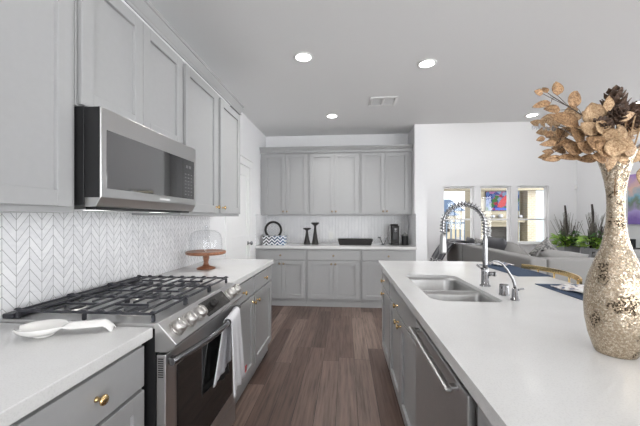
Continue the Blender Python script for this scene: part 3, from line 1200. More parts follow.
def dial(y, mat, r):
    a = panel_pt(y, 0, 0.0004)
    o = MB()
    o.cyl(a, a + nd * 0.008, r * 1.12, r * 1.12, 24)
    o.cyl(a + nd * 0.008, a + nd * 0.034, r, r * 0.86, 24)
    o.cyl(a + nd * 0.034, a + nd * 0.0375, r * 0.86, r * 0.70, 24)
    # grip ridge
    g0, g1 = a + nd * 0.036 - tl * r * 0.7, a + nd * 0.036 + tl * r * 0.7
    o.tube([g0, g1], 0.005, 8)
    o.done('knob', mat, rg)


for y in (0.068, 0.160, 0.245, 0.628, 0.712):
    dial(y, 'dial', 0.031)
dial(0.378, 'blackmatte', 0.020)

od = MB().box(0.657, 0.694, 0.002, RW - 0.002, 0.215, 0.808, 0.003)
odo = od.done('oven_door', 'steel', rg)
MB().box(0.6945, 0.6965, 0.080, RW - 0.075, 0.285, 0.735, 0.0008, 1).done('window', 'ovenglass', odo)
vg = MB()
for i in range(9):
    z = 0.722 + i * 0.0085
    vg.box(0.664, 0.685, 0.0012, 0.0024, z, z + 0.004)
vg.done('vent_slots', 'black', odo)
hp = []
for i in range(25):
    t_ = i / 24
    hp.append((0.712 + 0.046 * math.sin(PI * t_), 0.012 + (RW - 0.024) * t_, 0.778))
hd = MB().tube(hp, 0.0145, 16, flat=1.0)
for y in (0.030, RW - 0.030):
    hd.box(0.694, 0.716, y - 0.014, y + 0.014, 0.764, 0.792, 0.005)
hd.done('handle', 'chrome', odo)
MB().box(0.657, 0.690, 0.002, RW - 0.002, 0.075, 0.206, 0.003).done('drawer', 'steel', rg)
MB().box(0.60, 0.645, 0.01, RW - 0.01, 0.001, 0.049).done('toe_kick', 'black', rg)

# burners
for (x, y, r) in ((0.20, 0.14, 0.038), (0.48, 0.14, 0.046), (0.34, 0.381, 0.050), (0.20, 0.622, 0.038), (0.48, 0.622, 0.042)):
    bo = MB().lathe([(r + 0.018, 0.9262), (r + 0.018, 0.929), (r + 0.006, 0.932), (r + 0.004, 0.938), (0.01, 0.938)], 28, (x, y, 0)).done('burner', 'dial', rg)
    MB().lathe([(r, 0.9382), (r, 0.943), (r - 0.006, 0.946), (0.004, 0.947)], 28, (x, y, 0)).done('burner_cap', 'iron', bo)

# three cast iron grates
GZ = 0.962
for k, (g0, g1) in enumerate(((0.012, 0.254), (0.258, 0.504), (0.508, 0.750))):
    g = MB()
    X0, X1 = 0.066, 0.640
    bw_ = 0.0042

    def bar(xa, ya, xb, yb, h=0.010):
        if abs(xa - xb) < 1e-6:
            g.box(xa - bw_, xa + bw_, ya, yb, GZ - h, GZ, 0.002, 1)
        else:
            g.box(xa, xb, ya - bw_, ya + bw_, GZ - h, GZ, 0.002, 1)
    bar(X0, g0 + bw_, X1, g0 + bw_)
    bar(X0, g1 - bw_, X1, g1 - bw_)
    bar(X0 + bw_, g0, X0 + bw_, g1)
    bar(X1 - bw_, g0, X1 - bw_, g1)
    for i in range(1, 9):
        x = X0 + (X1 - X0) * i / 9
        if i in (2, 3, 6, 7):
            bar(x, g0, x, g0 + 0.088)
            bar(x, g1 - 0.088, x, g1)
        else:
            bar(x, g0, x, g1)
    bar(X0 + 0.10, (g0 + g1) / 2, X0 + 0.25, (g0 + g1) / 2)
    bar(X1 - 0.25, (g0 + g1) / 2, X1 - 0.10, (g0 + g1) / 2)
    # feet and raised finger tips
    for x in (X0 + bw_, (X0 + X1) / 2, X1 - bw_):
        for y in (g0 + bw_, g1 - bw_):
            g.box(x - 0.006, x + 0.006, y - 0.007, y + 0.007, 0.9265, GZ - 0.010, 0.002, 1)
    for i in range(9):
        x = X0 + bw_ + (X1 - X0 - 2 * bw_) * i / 8
        for y in (g0 + bw_, g1 - bw_):
            g.prism([(x - 0.016, GZ - 0.002), (x - 0.006, GZ + 0.006), (x + 0.006, GZ + 0.006), (x + 0.016, GZ - 0.002)], 'y', y - bw_, y + bw_)
    where = ('nearest the spoon rest', 'in the middle of the cooktop', 'nearest the cake stand')[k]
    o = g.done('grate', 'iron', loc=(0, 1.119, 0))
    tag(o, 'black cast iron cooktop grate %s' % where, 'grate', 'cooktop grates')

# towel over the oven handle
tw = MB()
TY0, TY1 = 1.585, 1.805


def towel(y, top_r, front):
    return None


def tw_pt(u, v):
    # v runs from the back hem, over the bar, to the front hem; u across
    yy = TY0 + (TY1 - TY0) * u
    tt = (yy - 1.154) / 0.692
    hx = 0.712 + 0.046 * math.sin(PI * tt)
    fold = 0.006 * math.sin(u * 15 + 0.5) + 0.004 * math.sin(u * 31)
    if v < 0.40:                       # back layer, between the bar and the glass
        k = v / 0.40
        z = 0.495 + (0.778 - 0.495) * k
        spread = 1 + 0.55 * (1 - k)
        return Vector((hx - 0.0215 - 0.010 * (1 - k) + fold * 0.6 * (1 - k), TY0 + (TY1 - TY0) * (u * spread - 0.50 * (1 - k)), z))
    if v < 0.60:                       # over the bar
        a = PI * (v - 0.40) / 0.20
        return Vector((hx - 0.0215 * math.cos(a), yy, 0.778 + 0.0215 * math.sin(a)))
    k = (v - 0.60) / 0.40
    z = 0.778 - (0.778 - 0.375) * k
    nar = 1 + 0.30 * k
    return Vector((hx + 0.0215 + (0.004 + fold) * k, TY0 + (TY1 - TY0) * (0.5 + (u - 0.5) * nar) + 0.045 * k, z + 0.012 * math.sin(u * 6) * k))


tw.grid(tw_pt, 30, 44)
two = solid(tw.done('kitchen_towel', 'towel'), 0.004)
tag(two, 'white kitchen towel folded over the oven door handle', 'towel')
em = MB().box(0.0, 0.0015, -0.014, 0.014, -0.02, 0.02, 0.0005, 1)
em.done('embroidery', 'red', two, (0.781, 1.80, 0.435), label='small red and dark embroidered motif')
MB().box(0.0016, 0.0022, -0.008, 0.004, -0.012, 0.006).done('embroidery', 'black', two, (0.781, 1.80, 0.435))

# ------------------------------------------------------------------ counter objects, range wall
# spoon rest
sr = MB()
ang = math.atan2(0.235, 0.10)
p0 = Vector((0.268, 0.985, 0.9175))
p1 = Vector((0.517, 1.085, 0.9175))
dv = (p1 - p0).normalized()
pvv = Vector((-dv.y, dv.x, 0))
Ls = (p1 - p0).length


def sr_w(t):
    if t < 0.46:
        return 0.060 * math.sqrt(max(0.0, 1 - ((t - 0.24) / 0.245) ** 2)) + (0.0165 if t > 0.40 else 0) * 0 + 0.004
    return 0.027 + 0.004 * math.sin((t - 0.46) * 6)


def sr_pt(t, q_):
    w0 = max(sr_w(t), 0.024 if t > 0.38 else 0.006)
    s_ = (q_ - 0.5) * 2
    B = min(1.0, max(0.0, (0.58 - t) / 0.18))
    B = B * B * (3 - 2 * B)
    ins = max(0.0, 1 - ((t - 0.24) / 0.30) ** 2)
    zb = 0.034 - 0.028 * (1 - s_ ** 4) * ins
    zh = 0.036 - 0.016 * s_ * s_ - max(0.0, (t - 0.90) / 0.10) ** 1.5 * 0.028
    z = B * zb + (1 - B) * zh
    return p0 - dv * 0.02 + dv * ((Ls + 0.02) * t) + pvv * (w0 * s_) + Vector((0, 0, z))


sr.grid(sr_pt, 30, 10)
sro = solid(sr.done('spoon_rest', 'ceramic'), 0.005, -1)
tag(sro, 'white ceramic ladle-shaped spoon rest lying on the counter by the range', 'spoon rest')
ftm = MB()
for t_, w0 in ((0.20, 0.030),):
    c = p0 + dv * (Ls * t_)
    ftm.cyl(c - Vector((0, 0, 0.003)), c + Vector((0, 0, 0.003)), w0, w0 * 1.02, 18)
ftm.done('foot', 'ceramic', sro)

# cake stand with glass dome
ck = thing('cake_stand', 'turned wooden pedestal cake stand on the counter right of the range', 'cake stand', (0.227, 2.47, 0.9142))
MB().lathe([(0.074, 0), (0.074, 0.006), (0.066, 0.013), (0.032, 0.024), (0.022, 0.034), (0.018, 0.050), (0.022, 0.075), (0.026, 0.105), (0.030, 0.118)], 36).done('pedestal', 'wood', ck)
MB().lathe([(0.145, 0.1185), (0.156, 0.122), (0.158, 0.132), (0.157, 0.142), (0.152, 0.144), (0.146, 0.140), (0.01, 0.139)], 48).done('plate', 'wood', ck)
dm = thing('glass_dome', 'clear glass cake dome with knob standing on the wooden cake stand', 'cake dome', (0.227, 2.47, 0.9142 + 0.1395))
prof = [(0.128, 0.001), (0.128, 0.07), (0.126, 0.105), (0.118, 0.135), (0.102, 0.158), (0.078, 0.171), (0.045, 0.177), (0.014, 0.178)]
b = MB()
b.lathe(prof, 40, caps=False)
b.done('dome', 'dome', dm)
MB().lathe([(0.008, 0.178), (0.007, 0.186), (0.013, 0.194), (0.016, 0.204), (0.012, 0.213), (0.003, 0.216)], 20).done('knob', 'dome', dm)

# ------------------------------------------------------------------ alcove objects
AZ = 0.9142
rs = thing('ring_sculpture', 'black ring sculpture standing behind the patterned box', 'sculpture', (0.185, 5.03, AZ))
rp = [(0.130 * math.cos(2 * PI * i / 40), 0, 0.226 + 0.130 * math.sin(2 * PI * i / 40)) for i in range(40)]
MB().tube(rp, 0.019, 12, closed=True).done('ring', 'blackmatte', rs)
MB().box(-0.06, 0.06, -0.04, 0.04, 0, 0.035, 0.006).lathe([(0.016, 0.035), (0.014, 0.08), (0.018, 0.10)], 16).done('base', 'blackmatte', rs)
bx = thing('patterned_box', 'blue and white herringbone box on the alcove counter', 'box', (0.252, 4.86, AZ))
MB().box(-0.175, 0.175, -0.075, 0.075, 0, 0.100, 0.004).done('body', 'herring', bx)
MB().box(-0.178, 0.178, -0.078, 0.078, 0.1005, 0.140, 0.005).done('lid', 'herring', bx)


def candle(x, y, hgt, lab):
    r0 = 0.056
    o = MB().lathe([(r0, 0), (r0, 0.008), (r0 * 0.72, hgt * 0.25), (r0 * 0.46, hgt * 0.55), (r0 * 0.30, hgt * 0.80), (r0 * 0.32, hgt * 0.84), (r0 * 0.85, hgt * 0.91), (r0 * 1.12, hgt * 0.945), (r0 * 1.12, hgt * 0.99), (r0 * 0.9, hgt), (0.012, hgt * 0.985)], 6 if False else 28)
    tag(o.done('candlestick', 'blackmatte', loc=(x, y, AZ)), lab, 'candlestick', 'black candlesticks')


candle(0.753, 4.95, 0.265, 'shorter of the two black candlesticks in the alcove')
candle(0.884, 4.95, 0.352, 'taller of the two black candlesticks in the alcove')
ol = thing('wall_outlet', 'white outlet plate on the alcove tiles beside the candlesticks', 'outlet', (1.122, YB - 0.0095, 1.04))
MB().box(-0.042, 0.042, -0.006, 0, -0.062, 0.062, 0.003).done('plate', 'white', ol)
so_ = MB()
for z in (-0.026, 0.026):
    so_.box(-0.016, 0.016, -0.0075, -0.0062, z - 0.014, z + 0.014, 0.0005, 1)
so_.done('socket', 'ceramic', ol)
tr = MB()
tr.box(-0.262, 0.262, -0.10, 0.10, 0, 0.016, 0.006)
tro = MB()


def tray_ring(hx, hy, z):
    return [(hx * sx, hy * sy, z) for sx, sy in ((-1, -1), (1, -1), (1, 1), (-1, 1))]


def frustum(mb, rings_):
    rr = [[mb.bm.verts.new(p) for p in r] for r in rings_]
    mb.skin(rr, False, True, False)


tm = MB()
frustum(tm, [tray_ring(0.245, 0.085, 0), tray_ring(0.272, 0.112, 0.09), tray_ring(0.262, 0.102, 0.09), tray_ring(0.236, 0.078, 0.018)])
tag(tm.done('dough_bowl_tray', 'blackmatte', loc=(1.520, 4.95, AZ)), 'long low black tray in the middle of the alcove counter', 'tray')
wr = MB()
wr.tube([(-0.062, 0, 0.112), (-0.040, 0, 0.105), (0.0, 0, 0.012), (0.012, 0, 0.006), (0.030, 0, 0.030), (0.068, 0, 0.115)], 0.0055, 8)
wr.tube([(-0.075, 0, 0.122), (-0.052, 0, 0.112), (-0.030, 0, 0.120)], 0.009, 8)
wr.lathe([(0.040, 0), (0.040, 0.005), (0.008, 0.008)], 20, (0.008, 0, 0))
tag(wr.done('wire_stand', 'iron', loc=(1.950, 4.95, AZ)), 'small bent wire stand between the black tray and the coffee machine', 'stand')
cm = thing('coffee_machine', 'tall black coffee machine with steel sides on the alcove counter', 'coffee machine', (2.140, 4.97, AZ))
MB().box(-0.068, 0.068, -0.02, 0.14, 0, 0.30, 0.012).done('body', 'blackmatte', cm)
MB().box(-0.046, 0.046, -0.055, -0.0205, 0.075, 0.29, 0.010).done('front_panel', 'black', cm)
sd = MB().box(-0.073, -0.0685, -0.018, 0.12, 0.02, 0.30, 0.001, 1).box(0.0685, 0.073, -0.018, 0.12, 0.02, 0.30, 0.001, 1)
sd.done('side_trim', 'sinksteel', cm)
MB().lathe([(0.064, 0.3005), (0.066, 0.312), (0.056, 0.324), (0.01, 0.328)], 24, (0, 0.055, 0)).done('lid', 'black', cm)
MB().box(-0.05, 0.05, -0.11, -0.021, 0, 0.022, 0.006).done('drip_tray', 'black', cm)
MB().cyl((0, -0.075, 0.20), (0, -0.075, 0.235), 0.016, 0.022).box(-0.02, 0.02, -0.085, -0.056, 0.235, 0.262, 0.004).done('spout', 'chrome', cm)
cn = thing('milk_frother', 'short black frother jug with lid beside the coffee machine', 'milk frother', (2.298, 4.97, AZ))
MB().lathe([(0.052, 0), (0.053, 0.012), (0.048, 0.020), (0.048, 0.135), (0.044, 0.140)], 28).done('jug', 'black', cn)
MB().lathe([(0.049, 0.1405), (0.050, 0.158), (0.040, 0.168), (0.012, 0.172), (0.011, 0.184), (0.003, 0.186)], 28).done('lid', 'sinksteel', cn)

# ------------------------------------------------------------------ island objects
vs_ = thing('mosaic_vase', 'tall bottle-shaped vase of champagne mirror mosaic on the island', 'vase', (2.190, 1.017, 0.9142))
VR = 0.725
pf = [(0.066, 0), (0.070, 0.004), (0.078, 0.02), (0.092, 0.055), (0.1025, 0.10), (0.106, 0.145), (0.103, 0.19), (0.090, 0.235), (0.072, 0.275), (0.052, 0.315), (0.039, 0.355), (0.032, 0.400), (0.0295, 0.445), (0.031, 0.485), (0.038, 0.525), (0.048, 0.560), (0.060, 0.590), (0.071, 0.612), (0.069, 0.615), (0.055, 0.585), (0.040, 0.545), (0.024, 0.47), (0.01, 0.45)]
MB().lathe([(r * VR, z) for r, z in pf], 56).done('body', 'vase', vs_)

ar = thing('dried_arrangement', 'dried arrangement of gold leaves and pine cones in the mosaic vase', 'dried flowers', (2.190, 1.017, 0.9142 + 0.46))
U = 0.0029     # one grid step of the sketch the leaves were laid out on
KZ = 1.3219 - 0.9142 - 0.46


def ap(a, b_, dep=0.0):
    """layout grid -> local position: a right of the vase axis, b_ above eye level"""
    k = 1 + dep / 0.95
    return Vector(((a - 612.5) * 0.00284 * k + dep * 0.78, dep, KZ + (219 - b_) * 0.00304 * k))


# (centre a, centre b, length, width, angle of the long axis in degrees from +x, depth)
LEAVES = {
    'a': [(553, 86, 15, 13, 95, -.02), (534, 89.5, 10, 7, 165, -.03), (540.5, 87.5, 8, 7, 120, -.02), (537, 102, 18, 8, 190, -.03), (548, 107, 16, 10, 170, -.03), (571, 97, 22, 15, 60, -.01)],
    'b': [(561, 118, 28, 20, 150, -.05), (555.5, 132, 13, 11, 100, -.03), (544, 133, 10, 7, 150, -.02), (536, 137.5, 8, 6, 190, -.02), (545, 142, 18, 7, 185, -.04)],
    'c': [(572.5, 134, 20, 17, 110, -.07), (560, 142, 20, 8, 185, -.04), (555, 149, 15, 7, 150, -.02), (544, 150.5, 11, 6, 170, -.01), (540, 155, 12, 6, 195, -.03), (548, 157.5, 19, 7, 185, -.04), (569, 147, 19, 14, 150, -.06), (565, 156, 22, 8, 175, -.05)],
    'd': [(590, 113, 24, 20, 100, -.05), (605, 103.5, 17, 10, 85, -.03), (614, 112, 11, 9, 60, -.07), (585, 127, 18, 14, 130, -.08), (598, 126, 17, 15, 110, -.09)],
    'e': [(623, 116, 18, 9, 20, -.06), (617, 132, 20, 12, 60, -.09), (629, 118, 16, 9, 10, -.02), (607, 136, 20, 16, 75, -.10), (633, 128, 17, 8, 20, -.03)],
    'f': [(592, 142, 20, 16, 140, -.10), (600, 148, 20, 13, 120, -.11), (582, 146, 18, 13, 155, -.08), (584, 158, 18, 9, 180, -.06), (596, 157, 16, 12, 160, -.10)],
    'g': [(610, 146, 20, 16, 80, -.12), (621, 143, 20, 14, 60, -.10), (606, 160, 22, 13, 268, -.075), (618, 157, 16, 11, 300, -.075), (627, 150, 16, 12, 20, -.09)],
}
TIPS = {'a': (546, 93), 'b': (552, 124), 'c': (556, 146), 'd': (597, 110), 'e': (623, 120), 'f': (588, 148), 'g': (612, 140)}
rnd = random.Random(3)
for key, lv in LEAVES.items():
    base = Vector((rnd.uniform(-.015, .015), rnd.uniform(-.015, .015), 0.01))
    neck = Vector((base.x * 1.5, base.y * 1.5 - 0.01, 0.15))
    tip = ap(*TIPS[key], -0.03)
    mid = neck.lerp(tip, 0.45) + Vector((0, -0.01, 0.02))
    bst = MB()
    bst.tube([base, base.lerp(neck, 0.6), neck, mid, tip], [0.0022, 0.0022, 0.002, 0.0016, 0.0010], 6)
    blf = MB()
    for (a, b_, L, W_, an, dep) in lv:
        c = ap(a, b_, dep)
        an += 0
        dvv = Vector((math.cos(math.radians(an)), rnd.uniform(-.25, .25), math.sin(math.radians(an))))
        dvv.normalize()
        st = c - dvv * (L * U * 0.5)
        nrm = Vector((rnd.uniform(-.45, .45), -1, rnd.uniform(-.35, .5)))
        blf.leaf(st, dvv, nrm, L * U, W_ * U * 1.0, 0.22)
        j = mid.lerp(tip, rnd.uniform(0.35, 1.0))
        bst.tube([j, (j + st) / 2 + Vector((0, 0.004, 0.002)), st], 0.0008, 5)
    br = bst.done('branch', 'stem' if key in 'abc' else 'goldleaf', ar)
    lo = blf.done('leaves', 'goldleaf' if key in 'abcf' else 'paleleaf', br, recalc=False)
    solid(lo, 0.0012)
# second, looser layer behind, so the bunch has depth
for k in range(6):
    a0 = PI * (0.12 + 0.15 * k)
    base = Vector((0.010 * math.cos(a0), 0.012, 0.01))
    neck = Vector((0.030 * math.cos(a0), 0.030, 0.15))
    tip = Vector((0.15 * math.cos(a0), 0.09 + 0.03 * rnd.random(), 0.22 + 0.10 * math.sin(a0)))
    b = MB()
    b.tube([base, neck, neck.lerp(tip, 0.5), tip], [0.002, 0.002, 0.0014, 0.001], 6)
    br = b.done('branch', 'stem', ar)
    blf = MB()
    for i in range(5):
        p = neck.lerp(tip, 0.45 + 0.14 * i)
        dd = Vector((math.cos(a0) + rnd.uniform(-.9, .9), rnd.uniform(-.2, .8), rnd.uniform(-.3, .9)))
        blf.leaf(p, dd, (rnd.uniform(-.5, .5), -1, rnd.uniform(-.3, .6)), rnd.uniform(0.04, 0.062), rnd.uniform(0.03, 0.044), 0.2)
    solid(blf.done('leaves', 'paleleaf', br, recalc=False), 0.0012)


def pinecone(c, axis, L, R):
    b = MB()
    ax = Vector(axis).normalized()
    sx = ax.cross(Vector((0, 1, 0.2))).normalized()
    sy = ax.cross(sx)
    c = Vector(c)
    b.tube([c, c + ax * L * 0.5, c + ax * L * 0.95], [R * 0.35, R * 0.45, R * 0.1], 8)
    n = 46
    for i in range(n):
        t = i / n
        a = i * 2.39996
        rr = R * (0.55 + 0.5 * math.sin(PI * (0.18 + 0.8 * t))) * (1 - 0.35 * t)
        o = sx * math.cos(a) + sy * math.sin(a)
        st = c + ax * (L * t) + o * (R * 0.2)
        b.leaf(st, o + ax * (0.25 + 0.6 * t), ax - o * 0.3, rr * 1.15, R * 0.52, -0.35, ns=3)
    so = b.done('pine_cone', 'cone', ar, recalc=False)
    solid(so, 0.0022)


pinecone(ap(612, 124, 0.01), (0.05, 0.1, 1), 0.105, 0.038)
pinecone(ap(612, 118, 0.0), (0.9, -0.1, 0.25), 0.085, 0.032)
pinecone(ap(592, 133, -0.045), (-0.2, -0.8, 0.4), 0.05, 0.028)
pinecone(ap(608, 122, -0.06), (-0.1, -0.7, 0.5), 0.05, 0.022)
pinecone(ap(620, 125, -0.02), (1, -0.2, 0.12), 0.075, 0.025)
# straight gathered stems showing above the vase mouth
stm = MB()
for i in range(16):
    a = i / 15 - 0.5
    stm.tube([(a * 0.05, -0.02 + 0.02 * (i % 3), 0.12), (a * 0.085, -0.035 + 0.025 * (i % 3), 0.17), (a * 0.11, -0.05 + 0.03 * (i % 3), 0.245)], 0.0022, 6)
stm.done('stems', 'paleleaf', ar)
# grey blades and the big pale petals on the right
gb = MB()
for (a, b_, c_, d_) in ((622, 158, 652, 136), (624, 163, 655, 144)):
    p, q_ = ap(a, b_, -0.03), ap(c_, d_, 0.01)
    gb.leaf(p, q_ - p, (0.2, -1, 0.6), (q_ - p).length, 0.016, 0.05, ns=8)
solid(gb.done('blade', 'greyblade', ar, recalc=False), 0.001)
pb = MB()
for (a, b_, L, W_, an) in ((634, 157, 26, 9, 22), (640, 150, 26, 8, 40), (641, 178, 22, 20, 280), (646, 165, 22, 12, 330)):
    c = ap(a, b_, -0.03)
    dvv = Vector((math.cos(math.radians(an)), -0.1, math.sin(math.radians(an))))
    pb.leaf(c - dvv * (L * U * .5), dvv, (0.1, -1, 0.2), L * U, W_ * U, 0.2)
solid(pb.done('petals', 'paleleaf', ar, recalc=False), 0.0012)
# little silver sprig at the left tip
sg = MB()
t0_, t1_ = ap(560, 128, -0.01), ap(527, 124, -0.01)
sg.tube([ap(590, 150, -0.01), t0_, t1_], 0.0008, 5)
for i in range(12):
    p = t0_.lerp(t1_, 0.25 + 0.065 * i)
    sg.leaf(p, (rnd.uniform(-1, 0.2), rnd.uniform(-.4, .4), rnd.choice((-1, 1)) * rnd.uniform(.4, 1)), (0, -1, 0.2), 0.011, 0.007, 0.1, ns=3)
solid(sg.done('sprig', 'silver', ar, recalc=False), 0.0008)

# placemats and napkins on the seating side
def placemat(x, y, lx, ly, rz, lab):
    o = MB().box(-lx / 2, lx / 2, -ly / 2, ly / 2, 0, 0.003, 0.001, 1).done('placemat', 'matblue', loc=(x, y, 0.9142))
    o.rotation_euler = (0, 0, rz)
    tag(o, lab, 'placemat', 'navy placemats')


def napkin(x, y, lx, ly, rz, lab):
    b = MB()

    def f(u, v):
        return Vector(((u - .5) * lx, (v - .5) * ly, 0.010 + 0.007 * math.sin(u * 9 + v * 3) * math.sin(v * 7)))
    b.grid(f, 14, 10)
    o = solid(b.done('napkin', 'napkin', loc=(x, y, 0.9142 + 0.0035)), 0.006)
    o.rotation_euler = (0, 0, rz)
    tag(o, lab, 'napkin', 'folded napkins')


placemat(2.695, 2.60, 0.25, 0.56, 0.06, 'navy placemat on the island seating edge farther from the vase')
placemat(2.685, 1.82, 0.27, 0.46, 0.0, 'navy placemat on the island directly behind the vase')
napkin(2.715, 2.85, 0.15, 0.16, 0.3, 'white floral napkin folded on the placemat nearer the spring faucet')
napkin(2.70, 1.86, 0.20, 0.22, 0.25, 'white floral napkin folded on the placemat behind the vase')

# bar stool with a gold band, seat below the counter
bs = thing('bar_stool', 'bar stool with a curved gold backrest band behind the island counter', 'bar stool', (2.58, 2.37, 0), 0)
ctr = Vector((0, 0, 0))


def arc(r, a):
    return Vector((r * 0.62 * math.cos(a) + 0.11 if False else 0.34 * math.cos(a) * r / 0.34, 0.34 * math.sin(a) * r / 0.34, 0))


bnd = MB()
prs = []
n_ = 30
A0 = math.radians(35)
for i in range(n_ + 1):
    a = -A0 + 2 * A0 * i / n_
    e = Vector((-0.225 + 0.56 * math.cos(a), 0.56 * math.sin(a), 0))
    o_ = Vector((math.cos(a), math.sin(a), 0))
    prs.append([bnd.bm.verts.new(e + o_ * dx_ + Vector((0, 0, z_))) for dx_, z_ in ((0, 0.918), (0.012, 0.918), (0.012, 0.952), (0, 0.952))])
bnd.skin(prs, False, True, False)
bnd.done('backrest', 'gold', bs)
MB().lathe([(0.20, 0.62), (0.215, 0.63), (0.22, 0.66), (0.21, 0.685), (0.02, 0.69)], 36, (0.11 + 0.26, 0, 0)).done('seat', 'charcoal', bs)
for a in (-22, -8, 8, 22):
    a = math.radians(a)
    e = Vector((-0.219 + 0.56 * math.cos(a), 0.56 * math.sin(a), 0))
    MB().cyl((e.x, e.y, 0.675), (e.x, e.y, 0.920), 0.006).done('spindle', 'gold', bs)
for sx in (0.24, 0.50):
    for sy in (-0.15, 0.15):
        MB().cyl((sx, sy, 0.001), (0.37 + (sx - 0.37) * 0.8, sy * 0.8, 0.63), 0.012).done('leg', 'gold', bs)

# ------------------------------------------------------------------ living room
sf = thing('sectional_sofa', 'long grey sectional sofa turned with its back to the kitchen', 'sofa', (0, 0, 0))
XB, YBk = 3.58, 3.93
MB().prism([(XB, YBk), (6.30, YBk), (6.30, YBk + 0.95), (XB + 0.95, YBk + 0.95), (XB + 0.95, 7.05), (XB, 7.05)], 'z', 0.08, 0.40, bev=0.02).done('base', 'sofa', sf)
for i in range(3):
    y0 = YBk + 0.30 + i * 0.94 if i else YBk
    y1 = YBk + 0.30 + (i + 1) * 0.94
    y1 = min(y1, 7.05)
    MB().box(XB, XB + 0.20, y0 + 0.003, y1 - 0.003, 0.40, 0.845, 0.028, 3).done('back_panel', 'sofa', sf)
for i in range(3):
    x0 = XB + 0.20 + i * 0.84
    MB().box(x0 + 0.003, x0 + 0.837, YBk, YBk + 0.20, 0.40, 0.845, 0.028, 3).done('back_panel', 'sofa', sf)
for i in range(3):
    MB().box(XB + 0.20, XB + 0.95, YBk + 0.95 + i * 0.72 + 0.004, YBk + 0.95 + (i + 1) * 0.72 - 0.004, 0.40, 0.52, 0.03, 3).done('seat_cushion', 'cushion', sf)
for i in range(2):
    x0 = XB + 0.20 + i * 1.25
    MB().box(x0 + 0.004, x0 + 1.246, YBk + 0.20, YBk + 0.94, 0.40, 0.52, 0.03, 3).done('seat_cushion', 'cushion', sf)
for x, y in ((XB + .08, YBk + .08), (6.2, YBk + .08), (6.2, YBk + .85), (XB + .08, 6.95), (XB + .85, 6.95)):
    MB().cyl((x, y, 0.001), (x, y, 0.085), 0.02, 0.028).done('leg', 'black', sf)


def pillow(name, c, size, rot, mat, lab, group='sofa cushions', pinch=0.10):
    b = MB()
    sx, sy, sz = size
    n = 14

    def f(sgn):
        def g(u, v):
            a, bb = u * 2 - 1, v * 2 - 1
            edge = (1 - a ** 4) * (1 - bb ** 4)
            k = 1 - pinch * (1 - a * a) * 0.6 - 0.0
            k2 = 1 - pinch * (1 - bb * bb) * 0.6
            return Vector((a * sx / 2 * k2, sgn * sy / 2 * max(0, edge) ** 0.55, bb * sz / 2 * k))
        return g
    b.grid(f(-1), n, n)
    b.grid(f(1), n, n)
    bmesh.ops.remove_doubles(b.bm, verts=b.bm.verts[:], dist=0.0005)
    o = b.done(name, mat, loc=c)
    o.rotation_euler = rot
    return tag(o, lab, 'cushion', group)


R = math.radians
pillow('cushion', (4.00, 6.72, 0.70), (0.50, 0.16, 0.50), (R(-12), 0, R(80)), 'cushiondark', 'small slate cushion at the far end of the sofa by the throw')
pillow('cushion', (3.98, 6.15, 0.705), (0.52, 0.18, 0.50), (R(-14), 0, R(85)), 'fleck', 'flecked grey cushion between the two slate cushions on the sofa')
pillow('cushion', (3.97, 5.50, 0.74), (0.62, 0.20, 0.58), (R(-16), 0, R(88)), 'cushiondark', 'large slate cushion leaning on the sofa back behind the faucet')
pillow('cushion', (4.04, 4.98, 0.69), (0.86, 0.26, 0.52), (R(-38), R(-8), R(72)), 'cushion', 'large light grey cushion slumped in the sofa corner')
pillow('cushion', (4.14, 4.36, 0.70), (0.64, 0.26, 0.48), (R(34), R(6), R(8)), 'cushion', 'plump grey cushion along the sofa back nearest the gold stool')
pillow('cushion', (4.40, 5.02, 0.80), (0.36, 0.13, 0.36), (R(18), R(42), R(20)), 'fleck', 'small flecked cushion standing on its corner below the right window')
pillow('cushion', (4.88, 4.33, 0.71), (0.70, 0.24, 0.48), (R(26), R(-4), R(-4)), 'cushion', 'grey cushion in the sofa just left of the vase')
pillow('cushion', (5.68, 4.29, 0.72), (0.70, 0.24, 0.46), (R(26), R(4), R(3)), 'cushion', 'grey cushion in the sofa to the right of the vase')

th = MB()


def th_pt(u, v):
    y = 6.35 + 0.62 * u
    wob = 0.03 * math.sin(u * 19) * min(1, v * 2)
    if v < 0.18:
        k = v / 0.18
        return Vector((XB + 0.24 - 0.02 * k, y, 0.70 + 0.165 * k))
    if v < 0.36:
        k = (v - 0.18) / 0.18
        return Vector((XB + 0.22 - 0.26 * k, y, 0.865 + 0.02 * math.sin(PI * k)))
    k = (v - 0.36) / 0.64
    return Vector((XB - 0.04 - 0.34 * k ** 0.7 + wob, y + 0.02 * k, 0.865 - 0.50 * k))


th.grid(th_pt, 26, 26)
tho = solid(th.done('throw_blanket', 'throw'), 0.02)
tag(tho, 'dark striped throw draped over the far end of the sofa back', 'blanket')

